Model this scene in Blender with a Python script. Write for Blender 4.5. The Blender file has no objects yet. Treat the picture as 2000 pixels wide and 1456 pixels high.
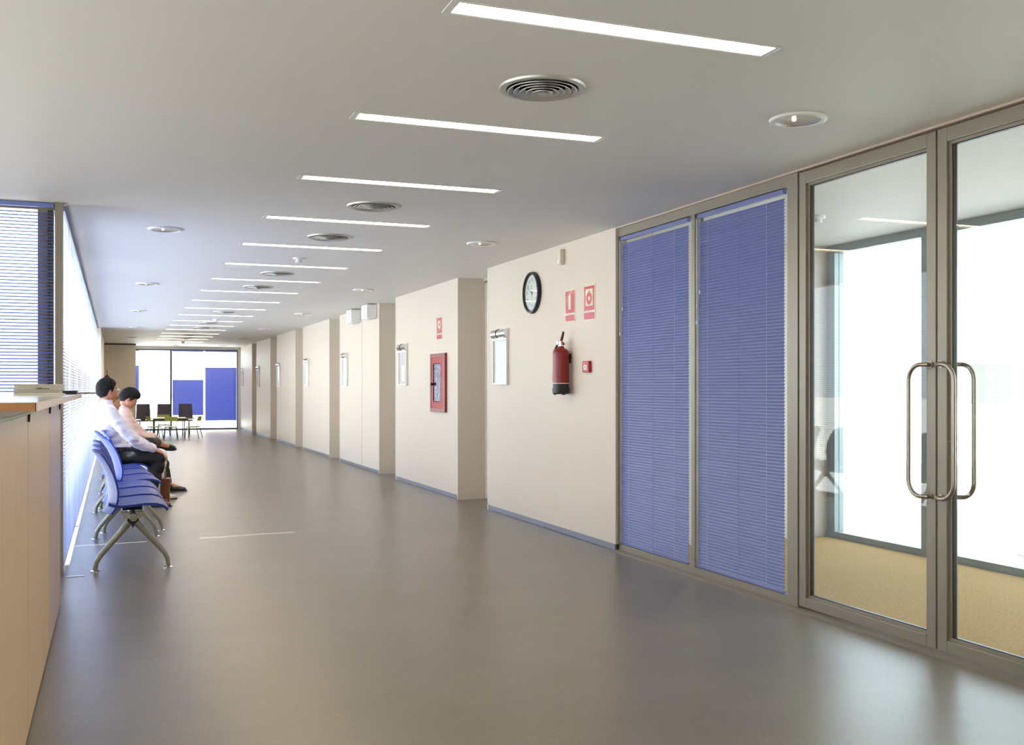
import bpy, bmesh, math, random
from mathutils import Vector, Matrix, Euler, noise
random.seed(7)
PI = math.pi
S = bpy.context.scene
COL = S.collection

# ------------------------------------------------------------------ camera
YAW = math.atan(778 / 2000.0)
CH = 1.25                                   # eye height of the photographer
cam = bpy.data.cameras.new('camera')
cam.sensor_width = 36.0
cam.lens = 36.0
cam.shift_y = 0.015
cam.clip_start = 0.05
cam.clip_end = 400
camo = bpy.data.objects.new('camera', cam)
camo.location = (0, 0, CH)
camo.rotation_euler = (PI / 2, 0, -YAW)
COL.objects.link(camo)
S.camera = camo

# ------------------------------------------------------------------ world, exposure
w = bpy.data.worlds.new('World')
S.world = w
w.use_nodes = True
bg = w.node_tree.nodes['Background']
bg.inputs[0].default_value = (0.80, 0.90, 1.0, 1)
bg.inputs[1].default_value = 4.8
S.view_settings.view_transform = 'Standard'
S.view_settings.look = 'None'
S.view_settings.exposure = 0.0
S.view_settings.gamma = 1.0
S.view_settings.use_curve_mapping = False
S.cycles.max_bounces = 10
S.cycles.diffuse_bounces = 6
S.cycles.transparent_max_bounces = 24
sun = bpy.data.lights.new('sun', 'SUN')
sun.energy = 35.0
sun.angle = math.radians(1.0)
sun.color = (1.0, 0.97, 0.92)
suno = bpy.data.objects.new('sun', sun)
suno.rotation_euler = Vector((0.62, 0.06, -0.78)).to_track_quat('-Z', 'Y').to_euler()
COL.objects.link(suno)
STRIP_POWER = 31.0

H = 2.479      # ceiling
XR = 3.58      # corridor wall on the door side
XL = -0.295    # window side

# ------------------------------------------------------------------ helpers
def lin(c):
    c = c / 255.0
    return c / 12.92 if c <= 0.04045 else ((c + 0.055) / 1.055) ** 2.4

def rgb(r, g, b):
    return (lin(r), lin(g), lin(b), 1)

MATS = {}
def mat(name, color, rough=0.5, metal=0.0, spec=0.5, noise_amt=0.0, noise_scale=20.0, bump=0.0,
        stretch=(1, 1, 1), emit=None, estr=0.0, coat=0.0, bump_scale=None, trans=0.0):
    m = bpy.data.materials.new(name)
    m.use_nodes = True
    nt = m.node_tree
    p = nt.nodes['Principled BSDF']
    p.inputs['Base Color'].default_value = color
    p.inputs['Roughness'].default_value = rough
    p.inputs['Metallic'].default_value = metal
    p.inputs['Specular IOR Level'].default_value = spec
    p.inputs['Coat Weight'].default_value = coat
    if emit:
        p.inputs['Emission Color'].default_value = emit
        p.inputs['Emission Strength'].default_value = estr
    if noise_amt or bump:
        tc = nt.nodes.new('ShaderNodeTexCoord')
        mp = nt.nodes.new('ShaderNodeMapping')
        mp.inputs['Scale'].default_value = stretch
        nt.links.new(tc.outputs['Object'], mp.inputs['Vector'])
        nz = nt.nodes.new('ShaderNodeTexNoise')
        nz.inputs['Scale'].default_value = noise_scale
        nz.inputs['Detail'].default_value = 5
        nt.links.new(mp.outputs['Vector'], nz.inputs['Vector'])
        if noise_amt:
            mx = nt.nodes.new('ShaderNodeMixRGB')
            lo = tuple(max(0, c * (1 - noise_amt)) for c in color[:3]) + (1,)
            hi = tuple(min(1, c * (1 + noise_amt)) for c in color[:3]) + (1,)
            mx.inputs[1].default_value = lo
            mx.inputs[2].default_value = hi
            rp = nt.nodes.new('ShaderNodeValToRGB')
            rp.color_ramp.elements[0].position = 0.3
            rp.color_ramp.elements[1].position = 0.7
            nt.links.new(nz.outputs['Fac'], rp.inputs['Fac'])
            nt.links.new(rp.outputs['Color'], mx.inputs[0])
            nt.links.new(mx.outputs['Color'], p.inputs['Base Color'])
        if bump:
            bm_ = nt.nodes.new('ShaderNodeBump')
            bm_.inputs['Strength'].default_value = bump
            bm_.inputs['Distance'].default_value = 0.002
            nt.links.new(nz.outputs['Fac'], bm_.inputs['Height'])
            nt.links.new(bm_.outputs['Normal'], p.inputs['Normal'])
    MATS[name] = m
    return m

def glass_mat(name, tint, refl=1.0):
    m = bpy.data.materials.new(name)
    m.use_nodes = True
    nt = m.node_tree
    for n in list(nt.nodes):
        nt.nodes.remove(n)
    out = nt.nodes.new('ShaderNodeOutputMaterial')
    mix = nt.nodes.new('ShaderNodeMixShader')
    tr = nt.nodes.new('ShaderNodeBsdfTransparent')
    tr.inputs[0].default_value = tint
    gl = nt.nodes.new('ShaderNodeBsdfGlossy')
    gl.inputs['Roughness'].default_value = 0.0
    fr = nt.nodes.new('ShaderNodeLayerWeight')
    fr.inputs[0].default_value = 0.5
    pw = nt.nodes.new('ShaderNodeMath')
    pw.operation = 'POWER'
    pw.inputs[1].default_value = 5.0
    ml = nt.nodes.new('ShaderNodeMath')
    ml.operation = 'MULTIPLY_ADD'
    ml.inputs[1].default_value = 0.9 * refl
    ml.inputs[2].default_value = 0.04 * refl
    nt.links.new(fr.outputs['Facing'], pw.inputs[0])
    nt.links.new(pw.outputs[0], ml.inputs[0])
    nt.links.new(ml.outputs[0], mix.inputs[0])
    nt.links.new(tr.outputs[0], mix.inputs[1])
    nt.links.new(gl.outputs[0], mix.inputs[2])
    nt.links.new(mix.outputs[0], out.inputs[0])
    MATS[name] = m
    return m

M_wall = mat('wall_paint', (0.655, 0.58, 0.50, 1), 0.48, spec=0.35, bump=0.04, noise_scale=180)
M_ceil = mat('ceiling_paint', (0.72, 0.70, 0.67, 1), 0.55, spec=0.3, bump=0.03, noise_scale=150)
M_jamb = mat('jamb_paint', (0.60, 0.535, 0.455, 1), 0.5, spec=0.3)
M_alu = mat('taupe_aluminium', rgb(143, 134, 121), 0.38, metal=0.35)
M_alu_in = mat('grey_green_aluminium', rgb(156, 166, 164), 0.4, metal=0.3)
M_base = mat('anodised_skirting', rgb(140, 142, 158), 0.35, metal=0.6)
M_dark = mat('dark_gap', (0.012, 0.012, 0.012, 1), 0.8)
M_black = mat('black_plastic', (0.012, 0.012, 0.013, 1), 0.4)
M_white = mat('white_plastic', (0.78, 0.78, 0.76, 1), 0.35)
M_chrome = mat('chrome', (0.8, 0.8, 0.82, 1), 0.12, metal=1)
M_steel = mat('brushed_steel', rgb(168, 158, 146), 0.3, metal=0.9, bump=0.05, noise_scale=60, stretch=(1, 1, 30))
M_silver = mat('silver_grille', rgb(196, 194, 188), 0.36, metal=0.45)
M_glass = glass_mat('clear_glass', (0.965, 0.985, 0.975, 1))
M_glassw = glass_mat('window_glass', (0.95, 0.98, 0.985, 1), 0.6)
M_slat = mat('blue_slat', rgb(106, 114, 166), 0.4, spec=0.5)
M_slat_c = mat('sunlit_blue_slat', (0.39, 0.46, 0.66, 1), 0.34, spec=0.5)  # same blue slats, their sunlit paleness put into the colour
M_slat_f = mat('backlit_blue_slat', rgb(110, 126, 206), 0.4, spec=0.4)  # daylight shining through these slats is put into a brighter blue
M_slat_l = mat('window_blue_slat', rgb(106, 124, 186), 0.3, spec=0.6)
M_cord = mat('white_cord', (0.6, 0.6, 0.68, 1), 0.6)
M_seat = mat('blue_seat_plastic', rgb(42, 62, 146), 0.45, spec=0.3, bump=0.03, noise_scale=300)
M_leg = mat('satin_leg', rgb(150, 146, 128), 0.42, metal=0.5)
M_red = mat('extinguisher_red', rgb(132, 15, 20), 0.32, coat=0.2)
M_redp = mat('red_plastic', rgb(176, 30, 40), 0.35)
M_signred = mat('sign_red', rgb(196, 40, 62), 0.25, coat=0.3)
M_signlum = mat('sign_pale_green', rgb(214, 212, 180), 0.3, coat=0.3)
M_paper = mat('paper', rgb(232, 228, 216), 0.7, noise_amt=0.05, noise_scale=8, stretch=(1, 1, 60))
M_papergrey = mat('paper_edges', rgb(202, 198, 184), 0.75, noise_amt=0.22, noise_scale=4, stretch=(0.4, 0.4, 150))
M_mauve = mat('mauve_laminate', rgb(188, 164, 162), 0.35, spec=0.4)
M_coir = mat('coir_mat', rgb(174, 142, 94), 0.95, noise_amt=0.25, noise_scale=95, bump=0.8, stretch=(1, 1, 1), spec=0.1)
M_skin = mat('skin', rgb(186, 128, 100), 0.5, noise_amt=0.06, noise_scale=30)
M_skin2 = mat('skin_light', rgb(196, 142, 116), 0.5, noise_amt=0.06, noise_scale=30)
M_hair = mat('black_hair', (0.009, 0.008, 0.007, 1), 0.6, spec=0.15, noise_amt=0.4, noise_scale=60, bump=0.6, stretch=(1, 1, 0.3))
M_hair_b = mat('fair_hair', rgb(150, 104, 52), 0.5, noise_amt=0.3, noise_scale=60, bump=0.6, stretch=(1, 1, 0.3))
M_trous = mat('black_trousers', (0.010, 0.011, 0.012, 1), 0.8, noise_amt=0.2, noise_scale=40, bump=0.3)
M_trous2 = mat('charcoal_trousers', (0.022, 0.023, 0.024, 1), 0.8, noise_amt=0.2, noise_scale=40, bump=0.3)
M_trousw = mat('white_trousers', rgb(222, 216, 206), 0.8, bump=0.3)
M_shirtp = mat('pink_shirt', rgb(226, 196, 184), 0.75, noise_amt=0.05, noise_scale=25, bump=0.4)
M_ochre = mat('ochre_top', rgb(176, 130, 66), 0.8, bump=0.4)
M_shoe = mat('black_leather', (0.012, 0.012, 0.012, 1), 0.25)
M_shoeb = mat('brown_leather', rgb(104, 62, 38), 0.35, noise_amt=0.15, noise_scale=15)
M_green = mat('green_lacquer', rgb(192, 202, 106), 0.4)
M_darkgreenmetal = mat('chair_tube', rgb(80, 92, 70), 0.4, metal=0.4)
M_darkfab = mat('charcoal_seat_plastic', rgb(72, 70, 94), 0.45)
M_pave = mat('paving', (0.62, 0.61, 0.58, 1), 0.8, noise_amt=0.1, noise_scale=3)
M_leaf = mat('hedge_leaves', rgb(92, 120, 70), 0.6, noise_amt=0.4, noise_scale=14)
M_render = mat('pale_render', rgb(232, 214, 200), 0.8)
M_lens = glass_mat('spectacle_glass', (0.93, 0.96, 1.0, 1), 2.0)

# strip-light diffuser (a lamp)
M_lamp = mat('lamp_diffuser', (0.9, 0.9, 0.9, 1), 0.5, emit=(1.0, 0.77, 0.48, 1), estr=STRIP_POWER)
M_bulb = mat('downlight_bulb', (0.9, 0.8, 0.6, 1), 0.5, emit=(1.0, 0.55, 0.22, 1), estr=45.0)

# linoleum floor
def floor_mat():
    m = mat('linoleum', rgb(122, 113, 102), 0.30, spec=0.45)
    nt = m.node_tree
    p = nt.nodes['Principled BSDF']
    tc = nt.nodes.new('ShaderNodeTexCoord')
    def nz(scale, st, det=6):
        mp = nt.nodes.new('ShaderNodeMapping')
        mp.inputs['Scale'].default_value = st
        mp.inputs['Rotation'].default_value = (0, 0, 0.05)
        nt.links.new(tc.outputs['Object'], mp.inputs['Vector'])
        n = nt.nodes.new('ShaderNodeTexNoise')
        n.inputs['Scale'].default_value = scale
        n.inputs['Detail'].default_value = det
        n.inputs['Roughness'].default_value = 0.7
        nt.links.new(mp.outputs['Vector'], n.inputs['Vector'])
        return n
    a = nz(60, (5, 0.7, 1))
    b = nz(1.6, (1, 1, 1))
    add = nt.nodes.new('ShaderNodeMath')
    add.operation = 'MULTIPLY_ADD'
    add.inputs[1].default_value = 0.35
    nt.links.new(b.outputs['Fac'], add.inputs[0])
    nt.links.new(a.outputs['Fac'], add.inputs[2])
    r = nt.nodes.new('ShaderNodeValToRGB')
    r.color_ramp.elements[0].position = 0.42
    r.color_ramp.elements[0].color = rgb(92, 88, 82)
    r.color_ramp.elements[1].position = 0.92
    r.color_ramp.elements[1].color = rgb(134, 129, 121)
    nt.links.new(add.outputs[0], r.inputs['Fac'])
    nt.links.new(r.outputs['Color'], p.inputs['Base Color'])
    rr = nt.nodes.new('ShaderNodeMapRange')
    rr.inputs['To Min'].default_value = 0.25
    rr.inputs['To Max'].default_value = 0.39
    nt.links.new(a.outputs['Fac'], rr.inputs['Value'])
    nt.links.new(rr.outputs[0], p.inputs['Roughness'])
    return m
M_floor = floor_mat()

def wood_mat(name, c1, c2, rough=0.35):
    m = mat(name, c1, rough, spec=0.45)
    nt = m.node_tree
    p = nt.nodes['Principled BSDF']
    tc = nt.nodes.new('ShaderNodeTexCoord')
    mp = nt.nodes.new('ShaderNodeMapping')
    mp.inputs['Scale'].default_value = (26, 26, 0.6)
    nt.links.new(tc.outputs['Object'], mp.inputs['Vector'])
    n = nt.nodes.new('ShaderNodeTexNoise')
    n.inputs['Scale'].default_value = 3.0
    n.inputs['Detail'].default_value = 8
    nt.links.new(mp.outputs['Vector'], n.inputs['Vector'])
    r = nt.nodes.new('ShaderNodeValToRGB')
    r.color_ramp.elements[0].position = 0.3
    r.color_ramp.elements[0].color = c1
    r.color_ramp.elements[1].position = 0.72
    r.color_ramp.elements[1].color = c2
    nt.links.new(n.outputs['Fac'], r.inputs['Fac'])
    nt.links.new(r.outputs['Color'], p.inputs['Base Color'])
    return m
M_wood = wood_mat('beech_veneer', rgb(196, 164, 124), rgb(214, 184, 144))
M_woodedge = mat('beech_edge', rgb(198, 146, 100), 0.3, noise_amt=0.08, noise_scale=12, stretch=(1, 1, 8))

def shirt_mat():
    m = mat('striped_shirt', rgb(214, 206, 220), 0.75)
    nt = m.node_tree
    p = nt.nodes['Principled BSDF']
    tc = nt.nodes.new('ShaderNodeTexCoord')
    wv = nt.nodes.new('ShaderNodeTexWave')
    wv.wave_type = 'BANDS'
    wv.bands_direction = 'DIAGONAL'
    wv.inputs['Scale'].default_value = 75
    nt.links.new(tc.outputs['Object'], wv.inputs['Vector'])
    mx = nt.nodes.new('ShaderNodeMixRGB')
    mx.inputs[1].default_value = rgb(214, 208, 222)
    mx.inputs[2].default_value = rgb(234, 230, 236)
    nt.links.new(wv.outputs['Fac'], mx.inputs[0])
    nt.links.new(mx.outputs[0], p.inputs['Base Color'])
    nz = nt.nodes.new('ShaderNodeTexNoise')
    nz.inputs['Scale'].default_value = 9
    bp = nt.nodes.new('ShaderNodeBump')
    bp.inputs['Strength'].default_value = 0.5
    bp.inputs['Distance'].default_value = 0.02
    nt.links.new(tc.outputs['Object'], nz.inputs['Vector'])
    nt.links.new(nz.outputs['Fac'], bp.inputs['Height'])
    nt.links.new(bp.outputs['Normal'], p.inputs['Normal'])
    return m
M_shirt = shirt_mat()

def mat_cache(n, *a, **k):
    return MATS.get(n) or mat(n, *a, **k)

def translucent_paper():
    m = bpy.data.materials.new('backlit_paper')
    m.use_nodes = True
    nt = m.node_tree
    p = nt.nodes['Principled BSDF']
    p.inputs['Base Color'].default_value = rgb(232, 230, 222)
    p.inputs['Roughness'].default_value = 0.8
    tl = nt.nodes.new('ShaderNodeBsdfTranslucent')
    tl.inputs[0].default_value = (0.85, 0.84, 0.8, 1)
    mx = nt.nodes.new('ShaderNodeMixShader')
    mx.inputs[0].default_value = 0.6
    nt.links.new(p.outputs[0], mx.inputs[1])
    nt.links.new(tl.outputs[0], mx.inputs[2])
    nt.links.new(mx.outputs[0], nt.nodes['Material Output'].inputs[0])
    return m

def link(o, parent=None):
    COL.objects.link(o)
    if parent is not None:
        o.parent = parent
    return o

class MB:
    """collects solids, links them as one mesh object"""
    def __init__(self):
        self.v = []
        self.f = []
    def add(self, vs, fs):
        n = len(self.v)
        self.v += [tuple(x) for x in vs]
        self.f += [tuple(i + n for i in q) for q in fs]
        return self
    def box(self, x0, x1, y0, y1, z0, z1):
        vs = [(x0, y0, z0), (x1, y0, z0), (x1, y1, z0), (x0, y1, z0), (x0, y0, z1), (x1, y0, z1), (x1, y1, z1), (x0, y1, z1)]
        return self.add(vs, [(0, 3, 2, 1), (4, 5, 6, 7), (0, 1, 5, 4), (1, 2, 6, 5), (2, 3, 7, 6), (3, 0, 4, 7)])
    def prism(self, poly, a0, a1, axis):
        """extrude a 2D polygon along an axis: axis x -> poly in (y,z); y -> (x,z); z -> (x,y)"""
        n = len(poly)
        def P(p, a):
            return {'x': (a, p[0], p[1]), 'y': (p[0], a, p[1]), 'z': (p[0], p[1], a)}[axis]
        vs = [P(p, a0) for p in poly] + [P(p, a1) for p in poly]
        fs = [tuple(range(n)), tuple(range(2 * n - 1, n - 1, -1))]
        fs += [(i, i + n, (i + 1) % n + n, (i + 1) % n) for i in range(n)]
        return self.add(vs, fs)
    def tube(self, pts, r, n=10, caps=True):
        pts = [Vector(p) for p in pts]
        rs = r if isinstance(r, (list, tuple)) else [r] * len(pts)
        vs, fs = [], []
        up = None
        for i, p in enumerate(pts):
            t = (pts[min(i + 1, len(pts) - 1)] - pts[max(i - 1, 0)]).normalized()
            if up is None:
                up = Vector((0, 0, 1)) if abs(t.z) < 0.9 else Vector((1, 0, 0))
            a = t.cross(up).normalized()
            b = a.cross(t).normalized()
            up = b
            for k in range(n):
                an = 2 * PI * k / n
                vs.append(p + a * rs[i] * math.cos(an) + b * rs[i] * math.sin(an))
        for i in range(len(pts) - 1):
            for k in range(n):
                k2 = (k + 1) % n
                fs.append((i * n + k, i * n + k2, (i + 1) * n + k2, (i + 1) * n + k))
        if caps:
            fs.append(tuple(range(n - 1, -1, -1)))
            fs.append(tuple(range((len(pts) - 1) * n, len(pts) * n)))
        return self.add(vs, fs)
    def lathe(self, prof, c=(0, 0, 0), n=32, axis='z', closed=True):
        """revolve (r, h) points; closed joins last to first"""
        vs, fs = [], []
        m = len(prof)
        for r, h in prof:
            for k in range(n):
                a = 2 * PI * k / n
                x, y = max(r, 1e-5) * math.cos(a), max(r, 1e-5) * math.sin(a)
                if axis == 'z':
                    vs.append((c[0] + x, c[1] + y, c[2] + h))
                elif axis == 'x':
                    vs.append((c[0] + h, c[1] + x, c[2] + y))
                else:
                    vs.append((c[0] + x, c[1] + h, c[2] + y))
        rng = range(m) if closed else range(m - 1)
        for i in rng:
            j = (i + 1) % m
            for k in range(n):
                k2 = (k + 1) % n
                fs.append((i * n + k, i * n + k2, j * n + k2, j * n + k))
        if not closed:
            fs.append(tuple(range(n)))
            fs.append(tuple(range((m - 1) * n, m * n)))
        return self.add(vs, fs)
    def build(self, name, m, parent=None, smooth=False, bevel=0.0, loc=None):
        me = bpy.data.meshes.new(name)
        me.from_pydata(self.v, [], self.f)
        bm = bmesh.new()
        bm.from_mesh(me)
        bmesh.ops.recalc_face_normals(bm, faces=bm.faces)
        if bevel:
            es = [e for e in bm.edges if e.calc_face_angle(0) > 0.6]
            bmesh.ops.bevel(bm, geom=es, offset=bevel, segments=2, affect='EDGES', profile=0.6, clamp_overlap=True)
        bm.to_mesh(me)
        bm.free()
        me.materials.append(m)
        if smooth:
            me.polygons.foreach_set('use_smooth', [True] * len(me.polygons))
            try:
                me.set_sharp_from_angle(angle=math.radians(38))
            except Exception:
                pass
        o = bpy.data.objects.new(name, me)
        if loc:
            o.location = loc
        return link(o, parent)

def arc(cx, cy, r, a0, a1, n):
    return [(cx + r * math.cos(a0 + (a1 - a0) * i / n), cy + r * math.sin(a0 + (a1 - a0) * i / n)) for i in range(n + 1)]

def empty(name, loc=(0, 0, 0), rz=0.0):
    o = bpy.data.objects.new(name, None)
    o.empty_display_size = 0.1
    o.location = loc
    o.rotation_euler = (0, 0, rz)
    return link(o)

def tag(o, label, cat, group=None):
    o['label'] = label
    o['category'] = cat
    if group:
        o['group'] = group
    return o

def thing(name, label, cat, loc=(0, 0, 0), rz=0.0, group=None):
    return tag(empty(name, loc, rz), label, cat, group)

def struct(o):
    o['kind'] = 'structure'
    return o

def stuff(o):
    o['kind'] = 'stuff'
    return o

def inst(src, parent, name=None, loc=None, rot=None):
    o = src.copy()
    if name:
        o.name = name
    link(o, parent)
    o.parent = parent
    if loc is not None:
        o.location = loc
    if rot is not None:
        o.rotation_euler = rot
    return o

def copy_tree(o, loc=None, rz=None, label=None, parent=None):
    c = o.copy()
    COL.objects.link(c)
    if parent is not None:
        c.parent = parent
    if loc is not None:
        c.location = loc
    if rz is not None:
        c.rotation_euler = (0, 0, rz)
    if label:
        c['label'] = label
    for ch in list(o.children):
        copy_tree(ch, parent=c)
    return c

ORD = ['first', 'second', 'third', 'fourth', 'fifth', 'sixth', 'seventh', 'eighth', 'ninth', 'tenth', 'eleventh', 'twelfth',
       'thirteenth', 'fourteenth', 'fifteenth', 'sixteenth', 'seventeenth', 'eighteenth', 'nineteenth', 'twentieth']

# ================================================================== SHELL
# floor
struct(MB().box(-3.6, 3.66, -5.2, 7.55, -0.12, 0).box(-0.47, 3.66, 7.55, 32.1, -0.12, 0).box(3.66, 4.1, 7.15, 32.1, -0.12, 0).build('floor', M_floor))
# ceiling with real cut-outs for the strip lights and one expansion joint
LX0, LX1, LW = 1.005, 2.245, 0.105
LY = [3.145, 4.56, 6.0, 7.49, 8.96, 10.43, 11.93, 13.43, 14.97, 16.43, 17.99, 19.56, 21.06, 22.58, 24.2, 25.6, 27.0, 28.6, 30.28]
LY_ALL = [-2.75, -1.25, 0.25, 1.7] + LY
cb = MB()
cb.box(3.66, 4.1, 7.15, 32.1, H, H + 0.12)
JY = 15.82
cb.box(-3.6, -0.47, -5.2, 7.55, H, H + 0.12)
for (x0, x1) in ((-0.47, LX0), (LX1, 3.66)):
    cb.box(x0, x1, -5.2, JY - 0.004, H, H + 0.12)
    cb.box(x0, x1, JY + 0.004, 32.1, H, H + 0.12)
edges = [-5.2]
for y in LY_ALL:
    edges += [y - LW / 2, y + LW / 2]
edges.append(32.1)
for i in range(0, len(edges), 2):
    if edges[i] < JY < edges[i + 1]:
        cb.box(LX0, LX1, edges[i], JY - 0.004, H, H + 0.12)
        cb.box(LX0, LX1, JY + 0.004, edges[i + 1], H, H + 0.12)
    else:
        cb.box(LX0, LX1, edges[i], edges[i + 1], H, H + 0.12)
struct(cb.build('ceiling', M_ceil))
struct(MB().box(-3.7, 4.1, -5.3, 7.55, H + 0.12, H + 0.2).box(-0.47, 4.1, 7.55, 32.1, H + 0.12, H + 0.2).build('ceiling_slab', M_ceil))

# right wall pieces and the recessed doors between them
SEGS = [(7.035, 9.885), (10.89, 13.57), (14.52, 17.26), (18.19, 20.89), (21.83, 24.45), (25.55, 28.15), (29.14, 31.9)]
wall_r = struct(empty('wall_right', (XR, 0, 0)))
for i, (a, b) in enumerate(SEGS):
    cuts = [a, b] if i != 2 else [a, 15.6, b]
    for j in range(len(cuts) - 1):
        MB().box(0, 0.30, cuts[j] + (0.003 if j else 0), cuts[j + 1] - (0.003 if j < len(cuts) - 2 else 0) - 0.02, 0.052, H).build('wall_panel', M_wall, wall_r)
    if i == 2:
        MB().box(0.004, 0.29, 15.59, 15.61, 0.052, H).build('panel_joint', M_jamb, wall_r)
    MB().box(-0.004, 0.30, b - 0.02, b, 0, H).build('edge_trim', M_white, wall_r)
    MB().box(0, 0.30, a - 0.02, a, 0 if i else 0.052, H).build('return_panel', M_jamb, wall_r)
    bb = struct(MB().box(XR + 0.004, XR + 0.02, a, b - 0.035, 0.003, 0.05).build('baseboard_right', M_base))
    MB().box(XR + 0.018, XR + 0.28, a, b - 0.03, 0.0, 0.05).build('skirting_recess', M_dark, bb)
for i in range(len(SEGS) - 1):
    y0, y1 = SEGS[i][1], SEGS[i + 1][0] - 0.02
    d = struct(empty('door_%d' % (i + 3), (XR + 0.30, y0, 0)))
    MB().box(0.012, 0.055, 0.02, y1 - y0 - 0.02, 0.008, 2.43).build('door_leaf', M_wall, d)
    MB().box(0.06, 0.12, -0.02, y1 - y0 + 0.02, 0, H).build('door_backing', M_dark, d)
    MB().box(0.0, 0.06, 0, 0.018, 0, H).box(0, 0.06, y1 - y0 - 0.018, y1 - y0, 0, H).box(0, 0.06, 0.018, y1 - y0 - 0.018, 2.445, H).build('door_frame', M_jamb, d)
    MB().tube([(0.012, 0.1, 1.0), (-0.04, 0.1, 1.0), (-0.045, 0.11, 1.0), (-0.045, 0.22, 1.0)], 0.01, 8).build('door_handle', M_chrome, d, True)

# right wall behind the photographer and the room ends
struct(MB().box(3.58, 3.88, -5.2, 1.62, 0, H).build('wall_right_near', M_wall))
struct(MB().box(-3.6, 3.88, -5.3, -5.2, 0, H).build('wall_back', M_wall))
wx = struct(empty('window_7', (-3.65, 0, 0)))
MB().box(-0.05, 0.03, -5.2, 7.45, H - 0.06, H).build('head_rail', M_alu, wx)
MB().box(-0.05, 0.03, -5.2, 7.45, 0, 0.06).build('sill_rail', M_alu, wx)
for k in range(10):
    y = -5.2 + k * 1.4
    MB().box(-0.05, 0.03, y - 0.03, y + 0.03, 0.06, H - 0.06).build('mullion', M_alu, wx)
    if k < 9:
        if k % 2 == 0:
            MB().box(-0.01, 0.0, y + 0.03, y + 1.37, 0.06, H - 0.06).build('pane', M_glassw, wx)
        else:
            MB().box(-0.04, 0.02, y + 0.03, y + 1.37, 0.06, H - 0.06).build('solid_panel', M_wall, wx)
# unseen mass above, added to shade the ground outside the vestibule
struct(MB().box(-3.7, 5.9, -5.3, 7.55, H + 0.2, 10.0).box(-0.47, 5.9, 7.55, 32.2, H + 0.2, 10.0).build('shade_mass', M_render))

# far end: projecting beige wall, glazing
M_wallp = mat('brightened_wall_paint', (0.82, 0.77, 0.68, 1), 0.45, spec=0.35)  # wall paint lightened in colour to make up for dim light here
struct(MB().box(-0.32, 0.575, 30.43, 32.0, 0, H - 0.03).build('wall_far', M_wallp))
struct(MB().box(-0.33, 0.58, 30.45, 32.0, H - 0.03, H).build('trim_1', M_dark))
struct(MB().box(-0.42, -0.24, 22.42, 30.5, 0, H).build('wall_left', M_wallp))
wf = struct(empty('window_1', (0, 31.9, 0)))
M_dframe = mat('dark_window_frame', rgb(84, 86, 108), 0.4, metal=0.2)
MB().box(0.575, 3.58, 0, 0.09, 2.395, H).build('lintel', M_ceil, wf)
MB().box(0.575, 3.50, -0.012, 0.09, 2.355, 2.395).build('head_rail', M_dframe, wf)
MB().box(0.575, 3.50, 0, 0.09, 0, 0.045).build('sill_rail', M_dframe, wf)
MB().box(1.555, 1.61, -0.01, 0.09, 0.045, 2.355).build('mullion', M_dframe, wf)
MB().box(3.47, 3.50, -0.01, 0.09, 0.045, 2.355).build('mullion', M_dframe, wf)
MB().box(3.50, 3.58, -0.006, 0.09, 0, 2.395).build('reveal', M_ceil, wf)
for (x0, x1) in ((0.575, 1.555), (1.61, 3.47)):
    MB().box(x0, x1, 0.04, 0.052, 0.045, 2.355).build('pane', M_glassw, wf)

# left window wall along the corridor
NB = 12
BW = (22.42 - 7.54) / NB
wl = struct(empty('window_2', (XL - 0.11, 0, 0)))
MB().box(-0.05, 0.03, 7.505, 22.42, H - 0.05, H).build('head_rail', M_alu, wl)
MB().box(-0.05, 0.03, 7.505, 22.42, 0, 0.045).build('sill_rail', M_alu, wl)
for k in range(0, NB + 1, 2):
    y = 7.54 + k * BW
    MB().box(-0.05, 0.03, y - 0.022, y + 0.022, 0.045, H - 0.05).build('mullion', M_alu, wl)
for k in range(0, NB, 2):
    y = 7.54 + k * BW
    MB().box(-0.016, -0.006, y + 0.022, y + 2 * BW - 0.022, 0.045, H - 0.05).build('pane', M_glassw, wl)
# corner post and reception window
struct(MB().box(-0.362, -0.315, 7.40, 7.50, 0, H).build('trim_2', M_alu))
wr = struct(empty('window_3', (0, 7.47, 0)))
MB().box(-3.6, -0.362, 0, 0.08, H - 0.045, H).build('head_rail', M_alu, wr)
MB().box(-3.6, -0.362, 0, 0.08, 0, 0.05).build('sill_rail', M_alu, wr)
for x in (-0.44, -1.62, -2.8):
    MB().box(x - 0.03, x + 0.03, 0, 0.08, 0.05, H - 0.045).build('mullion', M_alu, wr)
for x0, x1 in ((-3.6, -2.83), (-2.77, -1.65), (-1.59, -0.47)):
    MB().box(x0, x1, 0.03, 0.04, 0.05, H - 0.045).build('pane', M_glassw, wr)

# ================================================================== GLAZED PARTITION (window_4) and glass doors
HP = 2.468                      # frame top, just under the ceiling
XP = 3.60                       # frame face
wp = struct(empty('window_4', (XP, 0, 0)))
MB().box(0, 0.07, 4.805, 7.035, 2.405, HP).build('head_rail', M_alu, wp)
MB().box(0.012, 0.07, 4.90, 7.035, 0.0, 0.055).build('sill_rail', M_alu, wp)
MB().box(0, 0.07, 7.005, 7.035, 0.055, 2.405).build('jamb', M_alu, wp)
MB().box(0, 0.07, 5.905, 5.945, 0.055, 2.405).build('mullion', M_alu, wp)
MB().box(0, 0.07, 4.805, 4.90, 0.0, 2.405).build('mullion', M_alu, wp)
for y0, y1 in ((4.90, 5.905), (5.945, 7.005)):
    MB().box(0.05, 0.058, y0, y1, 0.055, 2.405).build('pane', M_glass, wp)
struct(MB().box(3.55, 3.67, 1.60, 7.03, 0.0, 0.012).build('trim_3', M_alu))           # threshold strip
struct(MB().box(3.585, 3.66, 1.60, 7.03, HP, H).build('trim_4', mat('bead', rgb(186, 168, 154), 0.5)))
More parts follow.
